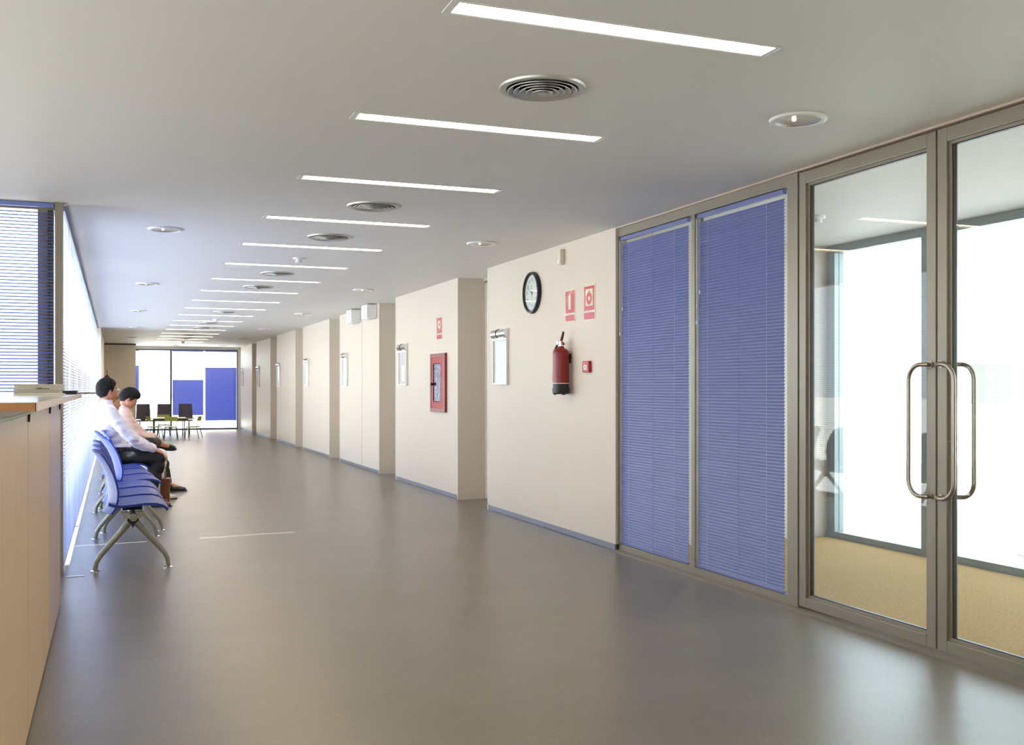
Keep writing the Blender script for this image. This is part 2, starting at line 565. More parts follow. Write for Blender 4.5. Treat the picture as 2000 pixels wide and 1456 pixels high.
struct(MB().box(3.66, 3.70, 1.60, 7.03, 2.40, H + 0.2).build('trim_5', M_alu_in))

def glass_door(n, y0, y1, hinge_low):
    """leaf between y0<y1 in the plane x = XP; meeting stile at the low-y end for door_1"""
    d = struct(empty('door_%d' % n, (XP + 0.005, y0, 0)))
    L = y1 - y0
    st, t0, z0, z1 = 0.062, 0.0, 0.02, HP - 0.006
    MB().box(0, 0.06, 0.003, st, z0, z1).build('stile', M_alu, d, bevel=0.003)
    MB().box(0, 0.06, L - st, L - 0.003, z0, z1).build('stile', M_alu, d, bevel=0.003)
    MB().box(0, 0.06, st, L - st, 2.395, z1).build('top_rail', M_alu, d, bevel=0.003)
    MB().box(0, 0.06, st, L - st, z0, 0.075).build('bottom_rail', M_alu, d, bevel=0.003)
    # glazing bead, set back, and black gasket
    b0, b1, c0, c1 = st, L - st, 0.075, 2.395
    def ring(x0, x1, wd, m, nm, o):
        MB().box(x0, x1, b0 + o, b0 + o + wd, c0 + o, c1 - o).box(x0, x1, b1 - o - wd, b1 - o, c0 + o, c1 - o) \
            .box(x0, x1, b0 + o + wd, b1 - o - wd, c1 - o - wd, c1 - o).box(x0, x1, b0 + o + wd, b1 - o - wd, c0 + o, c0 + o + wd).build(nm, m, d)
    ring(0.014, 0.05, 0.014, M_alu, 'glazing_bead', 0.0)
    ring(0.022, 0.042, 0.004, M_black, 'gasket', 0.014)
    MB().box(0.029, 0.037, b0 + 0.01, b1 - 0.01, c0 + 0.01, c1 - 0.01).build('pane', M_glass, d)
    for zz in (0.25, 1.0, 1.9):
        MB().lathe([(0.0, -0.0012), (0.005, -0.0012), (0.005, 0.001), (0.0, 0.001)], (0.014, (b1 - 0.007), zz), 8, 'x').build('screw', M_chrome, d)
    return d

d1 = glass_door(1, 3.765, 4.802, True)
d2 = glass_door(2, 2.745, 3.761, False)
def pull(d, ym, side, face, out, name='pull_handle'):
    """D-shaped tube handle: mounted at ym, standing off the face and leaning to one side"""
    z0, z1, r = 0.736, 1.360, 0.0105
    yb = ym + side
    xo = out
    R = 0.075
    s = 1 if side > 0 else -1
    xm = xo * 0.75
    pts = [(face, ym, z1), (xm, ym, z1), (xm * 1.05, ym + s * 0.008, z1)]
    for i in range(9):
        a = PI / 2 * i / 8
        pts.append((xo, yb - s * R + s * R * math.sin(a), z1 - R + R * math.cos(a)))
    for i in range(9):
        a = PI / 2 * i / 8
        pts.append((xo, yb - s * R + s * R * math.cos(a), z0 + R - R * math.sin(a)))
    pts += [(xm * 1.05, ym + s * 0.008, z0), (xm, ym, z0), (face, ym, z0)]
    h = MB().tube(pts, r, 12).build(name, M_steel, d, True)
    for zz in (z0, z1):
        MB().lathe([(0.0, 0), (0.015, 0), (0.015, 0.008), (0.0, 0.008)], (face - 0.008 if face < 0.03 else face, ym, zz), 14, 'x').build('rosette', M_steel, h, True)
pull(d1, 0.031, 0.100, 0.0, -0.045)
pull(d1, 0.031, 0.100, 0.06, 0.105)
pull(d2, 0.985, -0.118, 0.0, -0.045)
pull(d2, 0.985, -0.090, 0.06, 0.105)
# the panel beyond the second leaf (outside the picture)
wq = struct(empty('window_5', (XP, 0, 0)))
MB().box(0, 0.07, 1.62, 1.70, 0, HP).box(0, 0.07, 2.70, 2.74, 0, HP).box(0, 0.07, 1.70, 2.70, 0, 0.055).box(0, 0.07, 1.70, 2.70, 2.405, HP).build('frame', M_alu, wq)
MB().box(0.03, 0.038, 1.70, 2.70, 0.055, 2.405).build('pane', M_glass, wq)

# ================================================================== VESTIBULE
HV = 2.43
XE = 5.56
struct(MB().box(3.70, 5.9, 1.4, 7.03, HV, H + 0.2).build('ceiling_vestibule', M_ceil))
struct(MB().box(3.66, 5.9, 1.4, 7.06, -0.12, -0.001).build('floor_vestibule', M_pave))
tag(MB().box(3.672, 5.53, 1.62, 7.01, 0.0, 0.012).build('entrance_mat', M_coir), 'beige coir entrance mat covering the whole vestibule floor behind the glass doors', 'mat')
struct(MB().box(3.67, 5.63, 7.03, 7.15, 0, H + 0.2).build('wall_vestibule', M_wall))
struct(MB().box(3.66, 5.63, 1.3, 1.6, 0, H + 0.2).build('wall_vestibule_near', M_wall))
we = struct(empty('window_6', (XE, 0, 0)))
MB().box(0, 0.09, 1.62, 7.03, 2.365, HV).build('head_rail', M_alu_in, we)
MB().box(-0.012, 0.09, 1.62, 7.03, 0.0, 0.062).build('sill_rail', M_alu_in, we)
MB().box(-0.018, -0.012, 1.62, 7.03, 0.0, 0.02).build('sill_lip', M_alu_in, we)
for y in (6.98, 5.92, 4.86, 3.80, 2.74, 1.67):
    MB().box(0, 0.09, y - (0.05 if y > 6.9 else 0.035), y + (0.05 if y > 6.9 else 0.035), 0.062, 2.365).build('mullion', M_alu_in, we)
YS = [6.93, 5.955, 5.885, 4.895, 4.825, 3.835, 3.765, 2.775, 2.705, 1.70]
for k in range(0, 10, 2):
    MB().box(0.04, 0.05, YS[k + 1], YS[k], 0.062, 2.365).build('pane', M_glassw, we)
tag(MB().box(XE + 0.037, XE + 0.0395, 5.18, 5.58, 1.14, 1.415).build('paper_notice', translucent_paper()), 'pale paper notice stuck on the outer glazing, seen through the second glass door', 'notice')

# ================================================================== OUTSIDE
struct(MB().box(-90, 120, -60, 140, -0.3, -0.14).build('ground', M_pave))
# paving slabs near the entrance
pav = struct(empty('floor_pavement', (5.95, 0, -0.14)))
slab = MB().box(0.003, 0.597, 0.003, 0.597, 0, 0.09).build('paving_slab', M_pave, pav)
slab.location = (0, 0, 0)
for i in range(8):
    for j in range(14):
        if i or j:
            inst(slab, pav, loc=(i * 0.6, j * 0.6, random.uniform(-0.003, 0.003)))
def hedge(x, y, L, wd, hh, label, rz):
    t = thing('hedge', label, 'hedge', (x, y, -0.15), rz)
    random.seed(int(abs(x) * 10 + abs(y)))
    b = MB()
    for k in range(420):
        p = Vector((random.uniform(-L / 2, L / 2), random.uniform(-wd / 2, wd / 2), random.uniform(0.1, hh)))
        q = Euler((random.uniform(-1, 1), random.uniform(-1, 1), random.uniform(0, 6))).to_matrix()
        s = random.uniform(0.10, 0.2)
        b.add([p + q @ Vector(v) * s for v in ((-1, 0, 0), (0, -0.5, 0.1), (1, 0, 0), (0, 0.5, 0.1), (0, 0, -0.15))], [(0, 1, 2, 3), (0, 4, 1), (1, 4, 2), (2, 4, 3), (3, 4, 0)])
    stuff(b.build('foliage', M_leaf, t))
    for k in range(3):
        MB().tube([(-L / 3 + k * L / 3, 0, 0), (-L / 3 + k * L / 3 + 0.05, 0, hh * 0.7)], [0.05, 0.02], 7).build('stem', M_shoeb, t)
hedge(-5.5, 22.0, 5.0, 1.2, 2.3, 'green hedge outside the reception window, seen between the blue slats', 0.3)
hedge(-13.0, 34.0, 7.0, 1.5, 2.6, 'farther green hedge outside beyond the reception window', 0.0)
bld = thing('neighbouring_building', 'pale pinkish building outside beyond the far end window', 'building', (4.4, 47, -0.14))
MB().box(-1.3, 6, 0, 6, 0, 7).build('wall', M_render, bld)
MB().box(-1.45, 6.1, -0.15, 6, 6.7, 7.1).build('roof_edge', M_render, bld)
for k in range(2):
    MB().box(-0.35 + k * 2.2, 0.55 + k * 2.2, -0.03, 0.05, 1.75, 3.0).build('window_shutter', mat_cache('terracotta_shutter', rgb(236, 200, 180), 0.8), bld)

# ================================================================== BLINDS
def slat_mesh(L, wdt, tilt, m, name='slat'):
    """one curved slat, long axis x, closed thin solid"""
    n = 4
    sec = []
    for i in range(n + 1):
        u = -0.5 + i / n
        sec.append((u * wdt, 0.0024 * (1 - 4 * u * u)))
    th = 0.0005
    pts = sec + [(a, b - th) for a, b in reversed(sec)]
    c, s = math.cos(tilt), math.sin(tilt)
    pts = [(a * c - b * s, a * s + b * c) for a, b in pts]      # (y, z)
    b = MB().prism(pts, -L / 2, L / 2, 'x')
    return b

def blind(name, label, loc, rz, width, ztop, zbot, tilt, m, parts=True, ztopslat=None, group='venetian blinds', pitch=0.0215, wdt=0.025, wand=None, cords=(-0.33, 0.33), rail_d=0.027):
    """ztop/zbot are heights of headrail top and bottom-rail underside; local y = towards the room is negative"""
    t = thing(name, label, 'blind', loc, rz, group)
    L = width
    MB().box(-L / 2, L / 2, -rail_d / 2, rail_d / 2, ztop - 0.028, ztop).build('headrail', m, t, bevel=0.002)
    MB().box(-L / 2 + 0.002, L / 2 - 0.002, -0.011, 0.011, zbot, zbot + 0.012).build('bottom_rail', m, t, bevel=0.002)
    zs = []
    z = zbot + 0.012 + 0.016
    top = (ztopslat if ztopslat else ztop - 0.052)
    while z < top:
        zs.append(z)
        z += pitch
    if parts:
        b = slat_mesh(L - 0.004, wdt, tilt, m)
        s0 = b.build('slat', m, t, smooth=True)
        s0.location = (0, 0, zs[0])
        for z in zs[1:]:
            inst(s0, t, loc=(0, 0, z))
    else:
        b = MB()
        one = slat_mesh(L - 0.004, wdt, tilt, m)
        for z in zs:
            b.add([(v[0], v[1], v[2] + z) for v in one.v], one.f)
        stuff(b.build('slats', m, t, smooth=True))
    for cx in cords:
        MB().tube([(cx * L, -0.0145, zbot + 0.01), (cx * L, -0.0145, ztop - 0.028)], 0.0008, 5).build('ladder_cord', M_cord, t)  # white cords also stand in for light through the slat holes
    MB().tube([(0.02, -0.0145, zbot + 0.01), (0.02, -0.0145, ztop - 0.028)], 0.0008, 5).build('lift_cord', M_slat, t)
    if wand:
        for (wx, z1, nm, r) in wand:
            w_ = MB().tube([(wx, -0.022, ztop - 0.03), (wx, -0.022, z1)], r, 6).build(nm, M_cord, t)
            MB().lathe([(0.0, -0.012), (0.0045, -0.012), (0.006, 0.0), (0.0045, 0.014), (0.0, 0.014)], (wx, -0.022, z1), 8).build('pull_knob', M_white, w_)
    return t

# two blinds on the partition: local x runs toward -y of the room (rz=-90deg), room side at local -y = -x world
RT = math.radians(66)
b1 = blind('venetian_blind', 'blue venetian blind closed over the glazing panel next to the wall with the clock', (XP + 0.024, 6.507, 0), -PI / 2,
           0.980, 2.402, 0.058, RT, M_slat, pitch=0.0203, wdt=0.024, wand=[(-0.482, 1.66, 'tilt_wand', 0.003), (-0.44, 1.85, 'pull_cord', 0.0012)], cords=(-0.36, 0.33))
b2 = blind('venetian_blind', 'blue venetian blind closed over the glazing panel beside the glass door', (XP + 0.024, 5.425, 0), -PI / 2,
           0.936, 2.402, 0.058, RT, M_slat, pitch=0.0203, wdt=0.024, wand=[(-0.46, 1.68, 'tilt_wand', 0.003), (-0.42, 1.88, 'pull_cord', 0.0012)], cords=(-0.36, 0.33))
# reception window blinds: room side is -y
LT = math.radians(27)
RW = [(-0.93, 1.02, 'half open blue venetian blind behind the counter, next to the corner post'),
      (-2.13, 1.12, 'half open blue venetian blind farther along the reception window'),
      (-3.2, 0.76, 'narrow blue venetian blind at the inner end of the reception window')]
blind('venetian_blind', RW[0][2], (-0.95, 7.44, 0), 0, 1.16, 2.474, 0.06, LT, M_slat_l, cords=(-0.1, 0.38))
blind('venetian_blind', RW[1][2], (-2.13, 7.44, 0), 0, 1.14, 2.474, 0.06, LT, M_slat_l, parts=False, cords=(-0.4, 0.4))
blind('venetian_blind', RW[2][2], (-3.15, 7.44, 0), 0, 0.84, 2.474, 0.06, LT, M_slat_l, parts=False, cords=(-0.4, 0.4))
# corridor window wall: room side = +x -> rz = 90deg (local -y -> +x)
for k in range(NB):
    y = 7.54 + (k + 0.5) * BW
    lab = ('sunlit venetian blind of the corridor window wall, %s from the counter' % ORD[k])
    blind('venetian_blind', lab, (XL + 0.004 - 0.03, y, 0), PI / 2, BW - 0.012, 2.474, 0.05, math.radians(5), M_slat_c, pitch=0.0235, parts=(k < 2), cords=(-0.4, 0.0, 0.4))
# blinds in the far window (let down to the lower part only)
for (x0, x1, zt, zb, lab) in ((1.62, 2.50, 1.50, 0.42, 'lowered backlit blue blind in the far end window beside the mullion'),
                              (2.55, 3.46, 1.85, 0.25, 'taller lowered backlit blue blind in the far end window, next to the door-side wall')):
    blind('venetian_blind', lab, ((x0 + x1) / 2, 31.86, 0), 0, x1 - x0, 2.355, zb, math.radians(58), M_slat_f, parts=False, ztopslat=zt, cords=(-0.36, 0.36), group='blinds of the far window')
blind('venetian_blind', 'blue blind pulled aside at the beige wall end of the far window', (0.64, 31.86, 0), 0, 0.1, 2.355, 0.9, math.radians(58), M_slat_f, parts=False, ztopslat=1.9, cords=(0.0,), group='blinds of the far window')

# ================================================================== CEILING FITTINGS
def strip_light():
    t = thing('strip_light', '', 'light', (0, 0, 0), 0, 'recessed strip lights')
    L, W = LX1 - LX0, LW
    MB().box(0.0, L, -W / 2, -W / 2 + 0.006, -0.002, 0.10).box(0.0, L, W / 2 - 0.006, W / 2, -0.002, 0.10) \
        .box(0.0, 0.022, -W / 2 + 0.006, W / 2 - 0.006, -0.002, 0.10).box(L - 0.018, L, -W / 2 + 0.006, W / 2 - 0.006, -0.002, 0.10) \
        .box(0.022, L - 0.018, -W / 2 + 0.006, W / 2 - 0.006, 0.085, 0.10).build('housing', M_white, t)
    MB().box(-0.006, L + 0.006, -W / 2 - 0.005, -W / 2, -0.003, 0.0).box(-0.006, L + 0.006, W / 2, W / 2 + 0.005, -0.003, 0.0) \
        .box(-0.006, 0, -W / 2, W / 2, -0.003, 0.0).box(L, L + 0.006, -W / 2, W / 2, -0.003, 0.0).build('trim_frame', M_white, t)
    MB().box(0.022, L - 0.018, -W / 2 + 0.006, W / 2 - 0.006, 0.010, 0.014).build('diffuser', M_lamp, t)
    for x in (0.05, L - 0.075):
        MB().box(x, x + 0.004, -W / 2 + 0.006, -W / 2 + 0.036, -0.001, 0.010).build('diffuser_clip', M_steel, t)
    return t
sl = strip_light()
sl.location = (LX0, LY[0], H)
sl['label'] = 'recessed warm white strip light nearest the glass doors, the first of the long ceiling row'
for i, y in enumerate(LY[1:], 1):
    copy_tree(sl, (LX0, y, H), label='recessed warm white strip light, %s of the ceiling row counting from the glass doors' % ORD[i])
for i, y in enumerate(LY_ALL[:4]):
    copy_tree(sl, (LX0, y, H), label='recessed warm white strip light in the reception ceiling, %s before the row in view' % ORD[3 - i])

def air_diffuser():
    t = thing('air_diffuser', '', 'vent', (0, 0, 0), 0, 'round air diffusers')
    MB().lathe([(0.158, 0), (0.172, -0.001), (0.178, 0.0), (0.175, -0.009), (0.163, -0.012), (0.150, -0.010), (0.146, -0.002), (0.146, 0.0)], n=48).build('outer_ring', M_silver, t, True)
    MB().lathe([(0.0, -0.001), (0.148, -0.001), (0.148, 0.0), (0.0, 0.0)], n=40).build('dark_throat', M_dark, t)
    for k in range(5):
        r1 = 0.142 - k * 0.025
        z1 = -0.003 - k * 0.002
        MB().lathe([(r1 - 0.0225, z1 + 0.001), (r1 - 0.002, z1 - 0.0135), (r1 + 0.001, z1 - 0.014), (r1 + 0.0015, z1 - 0.012), (r1 - 0.021, z1 + 0.003)], n=44).build('louvre_ring', M_silver, t, True)
    MB().lathe([(0.0, -0.012), (0.012, -0.014), (0.019, -0.025), (0.006, -0.028), (0.0, -0.03)], n=24).build('centre_cone', M_silver, t, True)
    return t
DY = [3.86, 6.78, 8.30, 11.14, 12.71, 17.13, 20.11, 21.7, 24.7, 26.5, 30.93]
ad = air_diffuser()
ad.location = (1.635, DY[0], H)
ad['label'] = 'large round silver air diffuser between the two nearest strip lights'
for i, y in enumerate(DY[1:], 1):
    copy_tree(ad, (1.635 + 0.003 * (i > 4) * 10, y, H), label='round silver air diffuser, %s along the ceiling from the glass doors' % ORD[i])

def downlight():
    t = thing('downlight', '', 'light', (0, 0, 0), 0, 'round downlights')
    MB().lathe([(0.128, 0), (0.131, -0.004), (0.127, -0.012), (0.115, -0.017), (0.104, -0.014), (0.100, -0.006), (0.1, 0.0)], n=40).build('trim_ring', M_white, t, True)
    MB().lathe([(0.101, -0.012), (0.085, -0.007), (0.05, -0.003), (0.0, -0.002), (0.0, -0.0005), (0.101, -0.0005)], n=36).build('reflector', mat_cache('satin_reflector', (0.72, 0.70, 0.67, 1), 0.22, metal=0.75), t, True)
    MB().lathe([(0.0, -0.0025), (0.006, -0.0025), (0.009, -0.006), (0.006, -0.0095), (0.0, -0.0105)], (-0.015, 0.01, 0), n=14).build('bulb', M_bulb, t, True)
    return t
dl = downlight()
DLR = [3.88, 8.19, 12.6, 17.05, 21.77, 26.3, 30.87]
dl.location = (2.91, DLR[0], H)
dl['label'] = 'round glowing downlight above the glass doors'
for i, y in enumerate(DLR[1:], 1):
    copy_tree(dl, (2.91 + 0.02 * max(0, i - 3), y, H), label='round glowing downlight near the door-side wall, %s from the glass doors' % ORD[i])
for i, y in enumerate([8.34, 12.78, 17.31, 22.0, 26.47, 31.0]):
    copy_tree(dl, (0.37 + (0.05 if i > 2 else 0), y, H), label='round downlight near the window wall, %s from the counter end' % ORD[i])

def smoke_detector(loc, label):
    t = thing('smoke_detector', label, 'detector', loc, 0, 'smoke detectors')
    MB().lathe([(0.0, 0), (0.055, 0), (0.055, -0.012), (0.048, -0.018), (0.0, -0.018)], n=28).build('base', M_white, t, True)
    MB().lathe([(0.0, -0.018), (0.030, -0.018), (0.034, -0.04), (0.026, -0.047), (0.0, -0.048)], n=24).build('sensor_head', M_white, t, True)
smoke_detector((1.63, 9.75, H), 'small white smoke detector on the ceiling between strip lights, nearest in the corridor')
smoke_detector((1.70, 18.94, H), 'small white smoke detector halfway down the corridor ceiling')
smoke_detector((1.71, 28.47, H), 'small white smoke detector on the ceiling close to the far window')
smoke_detector((4.5, 5.79, HV), 'white smoke detector on the vestibule ceiling behind the glass door')

# ================================================================== WALL FITTINGS (door side)
def room_sign(y, label, note=False):
    """plate holder under a chrome cylinder bracket; local x=0 is the wall face, -x to the room, y along wall"""
    t = thing('room_sign', label, 'sign', (XR, y, 1.28), 0, 'room signs beside the doors')
    W = 0.40
    z0, z1 = 0.0, 0.46
    MB().box(-0.028, 0, -W / 2, -W / 2 + 0.02, z0, z1).box(-0.028, 0, W / 2 - 0.02, W / 2, z0, z1).box(-0.028, 0, -W / 2 + 0.02, W / 2 - 0.02, z0, z0 + 0.02) \
        .box(-0.028, 0, -W / 2 + 0.02, W / 2 - 0.02, z1 - 0.022, z1).build('frame', M_white, t, bevel=0.003)
    MB().box(-0.012, -0.002, -W / 2 + 0.02, W / 2 - 0.02, z0 + 0.02, z1 - 0.022).build('back_plate', mat_cache('sign_plate', rgb(205, 205, 212), 0.2), t)
    def half(y0, y1, r):
        return [(-0.004 - r * math.sin(a), z1 + 0.048 + r * math.cos(a)) for a in [PI * k / 12 for k in range(13)]]
    MB().prism(half(0, 0, 0.044), -W / 2 + 0.01, W / 2 - 0.15, 'y').build('bracket_cylinder', M_chrome, t, True)
    MB().prism(half(0, 0, 0.047), W / 2 - 0.143, W / 2, 'y').build('bracket_cap', M_chrome, t, True)
    MB().prism(half(0, 0, 0.0475), W / 2 - 0.152, W / 2 - 0.143, 'y').build('dark_band', M_dark, t, True)
    MB().box(-0.02, 0, -0.1, 0.1, z1, z1 + 0.012).build('bracket_foot', M_white, t)
    if note:
        pp = MB().box(-0.0145, -0.0125, -0.09, 0.06, 0.06, 0.27).build('paper_sheet', M_paper, t)
room_sign(9.486, 'white framed room sign with chrome bracket on the wall left of the clock')
room_sign(13.15, 'white framed room sign with a paper in it, beside the red hose cabinet', True)
room_sign(16.8, 'white framed room sign with chrome bracket on the wall below the two white sounder boxes')
room_sign(20.39, 'white framed room sign with chrome bracket, fourth along the wall from the clock')
room_sign(24.13, 'white framed room sign with chrome bracket, fifth along the wall from the clock')
room_sign(27.69, 'white framed room sign with chrome bracket, sixth along the wall from the clock')
room_sign(31.35, 'white framed room sign with chrome bracket, seventh and last, next to the far window')

# fire hose cabinet
t = thing('fire_hose_cabinet', 'red framed fire hose cabinet with silver glass window on the white wall', 'cabinet', (XR, 11.56, 0.965))
MB().box(-0.03, 0, -0.295, -0.25, 0, 0.69).box(-0.03, 0, 0.25, 0.295, 0, 0.69).box(-0.03, 0, -0.25, 0.25, 0, 0.045).box(-0.03, 0, -0.25, 0.25, 0.645, 0.69).build('frame', M_red, t, bevel=0.004)
dr = MB().box(-0.026, 0, -0.248, -0.13, 0.046, 0.644).box(-0.026, 0, 0.17, 0.248, 0.046, 0.644).box(-0.026, 0, -0.13, 0.17, 0.046, 0.125).box(-0.026, 0, -0.13, 0.17, 0.57, 0.644).build('door', mat('cabinet_red_gloss', rgb(186, 60, 80), 0.12, coat=0.8), t)
MB().box(-0.021, -0.012, -0.13, 0.17, 0.125, 0.57).build('window_pane', mat('hammered_silver_glass', rgb(150, 152, 176), 0.12, metal=0.9, bump=1.0, noise_scale=30, noise_amt=0.45), dr)
MB().box(-0.027, -0.021, -0.134, -0.126, 0.121, 0.574).box(-0.027, -0.021, 0.166, 0.174, 0.121, 0.574).box(-0.027, -0.021, -0.126, 0.166, 0.121, 0.129).box(-0.027, -0.021, -0.126, 0.166, 0.566, 0.574).build('pane_gasket', M_dark, dr)
MB().tube([(-0.026, 0.19, 0.33), (-0.055, 0.19, 0.33)], [0.016, 0.02], 12).build('knob', M_black, dr, True)

# printed signs: outlines as thin raised print
def wall_sign(y, z, W, Hh, label, kind):
    t = thing('fire_sign', label, 'sign', (XR, y, z), 0, 'red fire safety signs')
    MB().box(-0.003, 0, -W / 2, W / 2, -Hh / 2, Hh / 2).build('plate', M_signlum, t)
    e = 0.012
    zs = -Hh / 2 + Hh * 0.27
    MB().box(-0.0036, -0.003, -W / 2 + e, W / 2 - e, zs, Hh / 2 - e * 1.2).build('red_field', M_signred, t)
    MB().box(-0.0036, -0.003, -W / 2 + e, W / 2 - e, -Hh / 2 + e * 0.6, zs - 0.016).build('red_strip', M_signred, t)
    zc = (zs + Hh / 2) / 2
    if kind == 'extinguisher':
        p = [(-0.022, -0.07), (0.026, -0.07), (0.026, 0.04), (0.012, 0.058), (0.006, 0.075), (-0.006, 0.075), (-0.012, 0.058), (-0.022, 0.04)]
        MB().prism([(a + 0.005, zc + b) for a, b in p], -0.0042, -0.0036, 'x').build('extinguisher_symbol', M_signlum, t)
        MB().tube([(-0.004, 0.01, zc + 0.07), (-0.004, 0.04, zc + 0.055), (-0.004, 0.05, zc + 0.0), (-0.004, 0.042, zc - 0.05)], 0.0035, 6).build('hose_symbol', M_signlum, t)
        MB().tube([(-0.004, -0.002, zc + 0.072), (-0.004, 0.022, zc + 0.083)], 0.0035, 6).build('lever_symbol', M_signlum, t)
    elif kind == 'bell':
        MB().box(-0.0042, -0.0036, -0.065, 0.065, zc - 0.068, zc + 0.068).build('pale_square', M_signlum, t)
        MB().lathe([(0.018, 0), (0.052, 0), (0.052, -0.0005), (0.018, -0.0005)], (-0.0042, 0, zc - 0.008), 28, 'x').build('button_symbol', M_signred, t)
        MB().prism([(-0.014, zc + 0.04), (0.014, zc + 0.04), (0.0, zc + 0.062)], -0.0047, -0.0042, 'x').build('pointer_symbol', M_signred, t)
    else:
        MB().lathe([(0.022, 0), (0.048, 0), (0.048, -0.0006), (0.022, -0.0006)], (-0.0036, 0, zc + 0.005), 26, 'x').build('hose_reel_symbol', M_signlum, t)
        MB().box(-0.0042, -0.0036, -0.04, -0.02, zc - 0.07, zc - 0.02).build('nozzle_symbol', M_signlum, t)
wall_sign(7.85, 1.943, 0.208, 0.276, 'red and pale fire extinguisher pictogram sign above the extinguisher', 'extinguisher')
wall_sign(7.477, 1.942, 0.219, 0.29, 'red and pale fire alarm button pictogram sign nearest the blue blinds', 'bell')
wall_sign(11.56, 1.955, 0.22, 0.272, 'red and pale hose reel pictogram sign above the red cabinet', 'hose')

# wall clock
t = thing('wall_clock', 'round black rimmed wall clock with white dial above the room sign', 'clock', (XR, 8.66, 2.12))
MB().lathe([(0.190, 0), (0.192, -0.02), (0.186, -0.036), (0.172, -0.038), (0.164, -0.026), (0.162, -0.012), (0.0, -0.012), (0.0, 0)], n=56, axis='x').build('rim', M_black, t, True)
dial = MB().lathe([(0.0, -0.0125), (0.163, -0.0125), (0.163, -0.0145), (0.0, -0.0145)], n=48, axis='x').build('dial', M_white, t)
for k in range(12):
    a = 2 * PI * k / 12
    n = 12 if k == 0 else k
    cu = bpy.data.curves.new('hour_number', 'FONT')
    cu.body = str(n)
    cu.size = 0.046
    cu.extrude = 0.0004
    cu.align_x = 'CENTER'
    cu.align_y = 'CENTER'
    ob = bpy.data.objects.new('hour_number', cu)
    link(ob)
    ob.location = (-0.0152, -0.118 * math.sin(a), 0.118 * math.cos(a))
    ob.rotation_euler = (PI / 2, 0, -PI / 2)
    bpy.context.view_layer.update()
    me = bpy.data.meshes.new_from_object(ob.evaluated_get(bpy.context.evaluated_depsgraph_get()))
    me.materials.clear()
    me.materials.append(M_black)
    o2 = bpy.data.objects.new('hour_number', me)
    link(o2, dial)
    o2.location = ob.location
    o2.rotation_euler = ob.rotation_euler
    bpy.data.objects.remove(ob)
def hand(ang, L, wd, nm, m, x):
    # angle clockwise from 12 seen from the room (clockwise = toward -y)
    d = Vector((0, -math.sin(ang), math.cos(ang)))
    p = Vector((0, math.cos(ang), math.sin(ang)))
    o = Vector((x, 0, 0))
    vs = [o - d * 0.025 - p * wd, o - d * 0.025 + p * wd, o + d * L + p * wd * 0.5, o + d * L - p * wd * 0.5]
    MB().add(vs + [v + Vector((-0.0012, 0, 0)) for v in vs], [(0, 1, 2, 3), (7, 6, 5, 4), (0, 4, 5, 1), (1, 5, 6, 2), (2, 6, 7, 3), (3, 7, 4, 0)]).build(nm, m, t)
hand(math.radians(-12), 0.075, 0.005, 'hour_hand', M_black, -0.017)
hand(math.radians(-66), 0.115, 0.0035, 'minute_hand', M_black, -0.0185)
hand(math.radians(172), 0.11, 0.0012, 'second_hand', M_redp, -0.020)
MB().lathe([(0.0, -0.0155), (0.007, -0.0155), (0.007, -0.0225), (0.0, -0.0225)], n=14, axis='x').build('hand_hub', M_black, t)
MB().lathe([(0.0, -0.0285), (0.166, -0.0285), (0.166, -0.027), (0.0, -0.027)], n=48, axis='x').build('cover_glass', M_glass, t, True)

# infrared motion detector
t = thing('motion_detector', 'small cream motion detector high on the wall between clock and blinds', 'detector', (XR, 7.99, 2.30))
MB().prism([(0, 0), (-0.03, 0.0), (-0.042, 0.02), (-0.045, 0.125), (-0.03, 0.132), (0, 0.132)], -0.03, 0.03, 'y').build('housing', mat('cream_plastic', rgb(214, 204, 182), 0.4), t, bevel=0.004)
MB().prism([(-0.036, 0.004), (-0.046, 0.012), (-0.047, 0.04), (-0.044, 0.045)], -0.022, 0.022, 'y').build('lens', M_white, t)

# manual call point
t = thing('fire_call_point', 'small square red fire call point with white glass, low beside the extinguisher', 'alarm', (XR, 7.494, 1.375))
MB().box(-0.03, 0, -0.057, 0.057, 0, 0.092).build('housing', M_redp, t, bevel=0.004)
MB().box(-0.032, -0.03, -0.028, 0.028, 0.02, 0.060).build('break_glass', M_white, t)
MB().lathe([(0.0, 0), (0.006, 0), (0.006, -0.0015), (0.0, -0.0015)], (-0.03, 0.02, 0.075), 10, 'x').build('indicator_lamp', M_white, t)
MB().box(-0.0325, -0.032, -0.014, 0.014, 0.028, 0.031).box(-0.0325, -0.032, -0.008, 0.008, 0.036, 0.05).build('press_symbol', M_black, t)

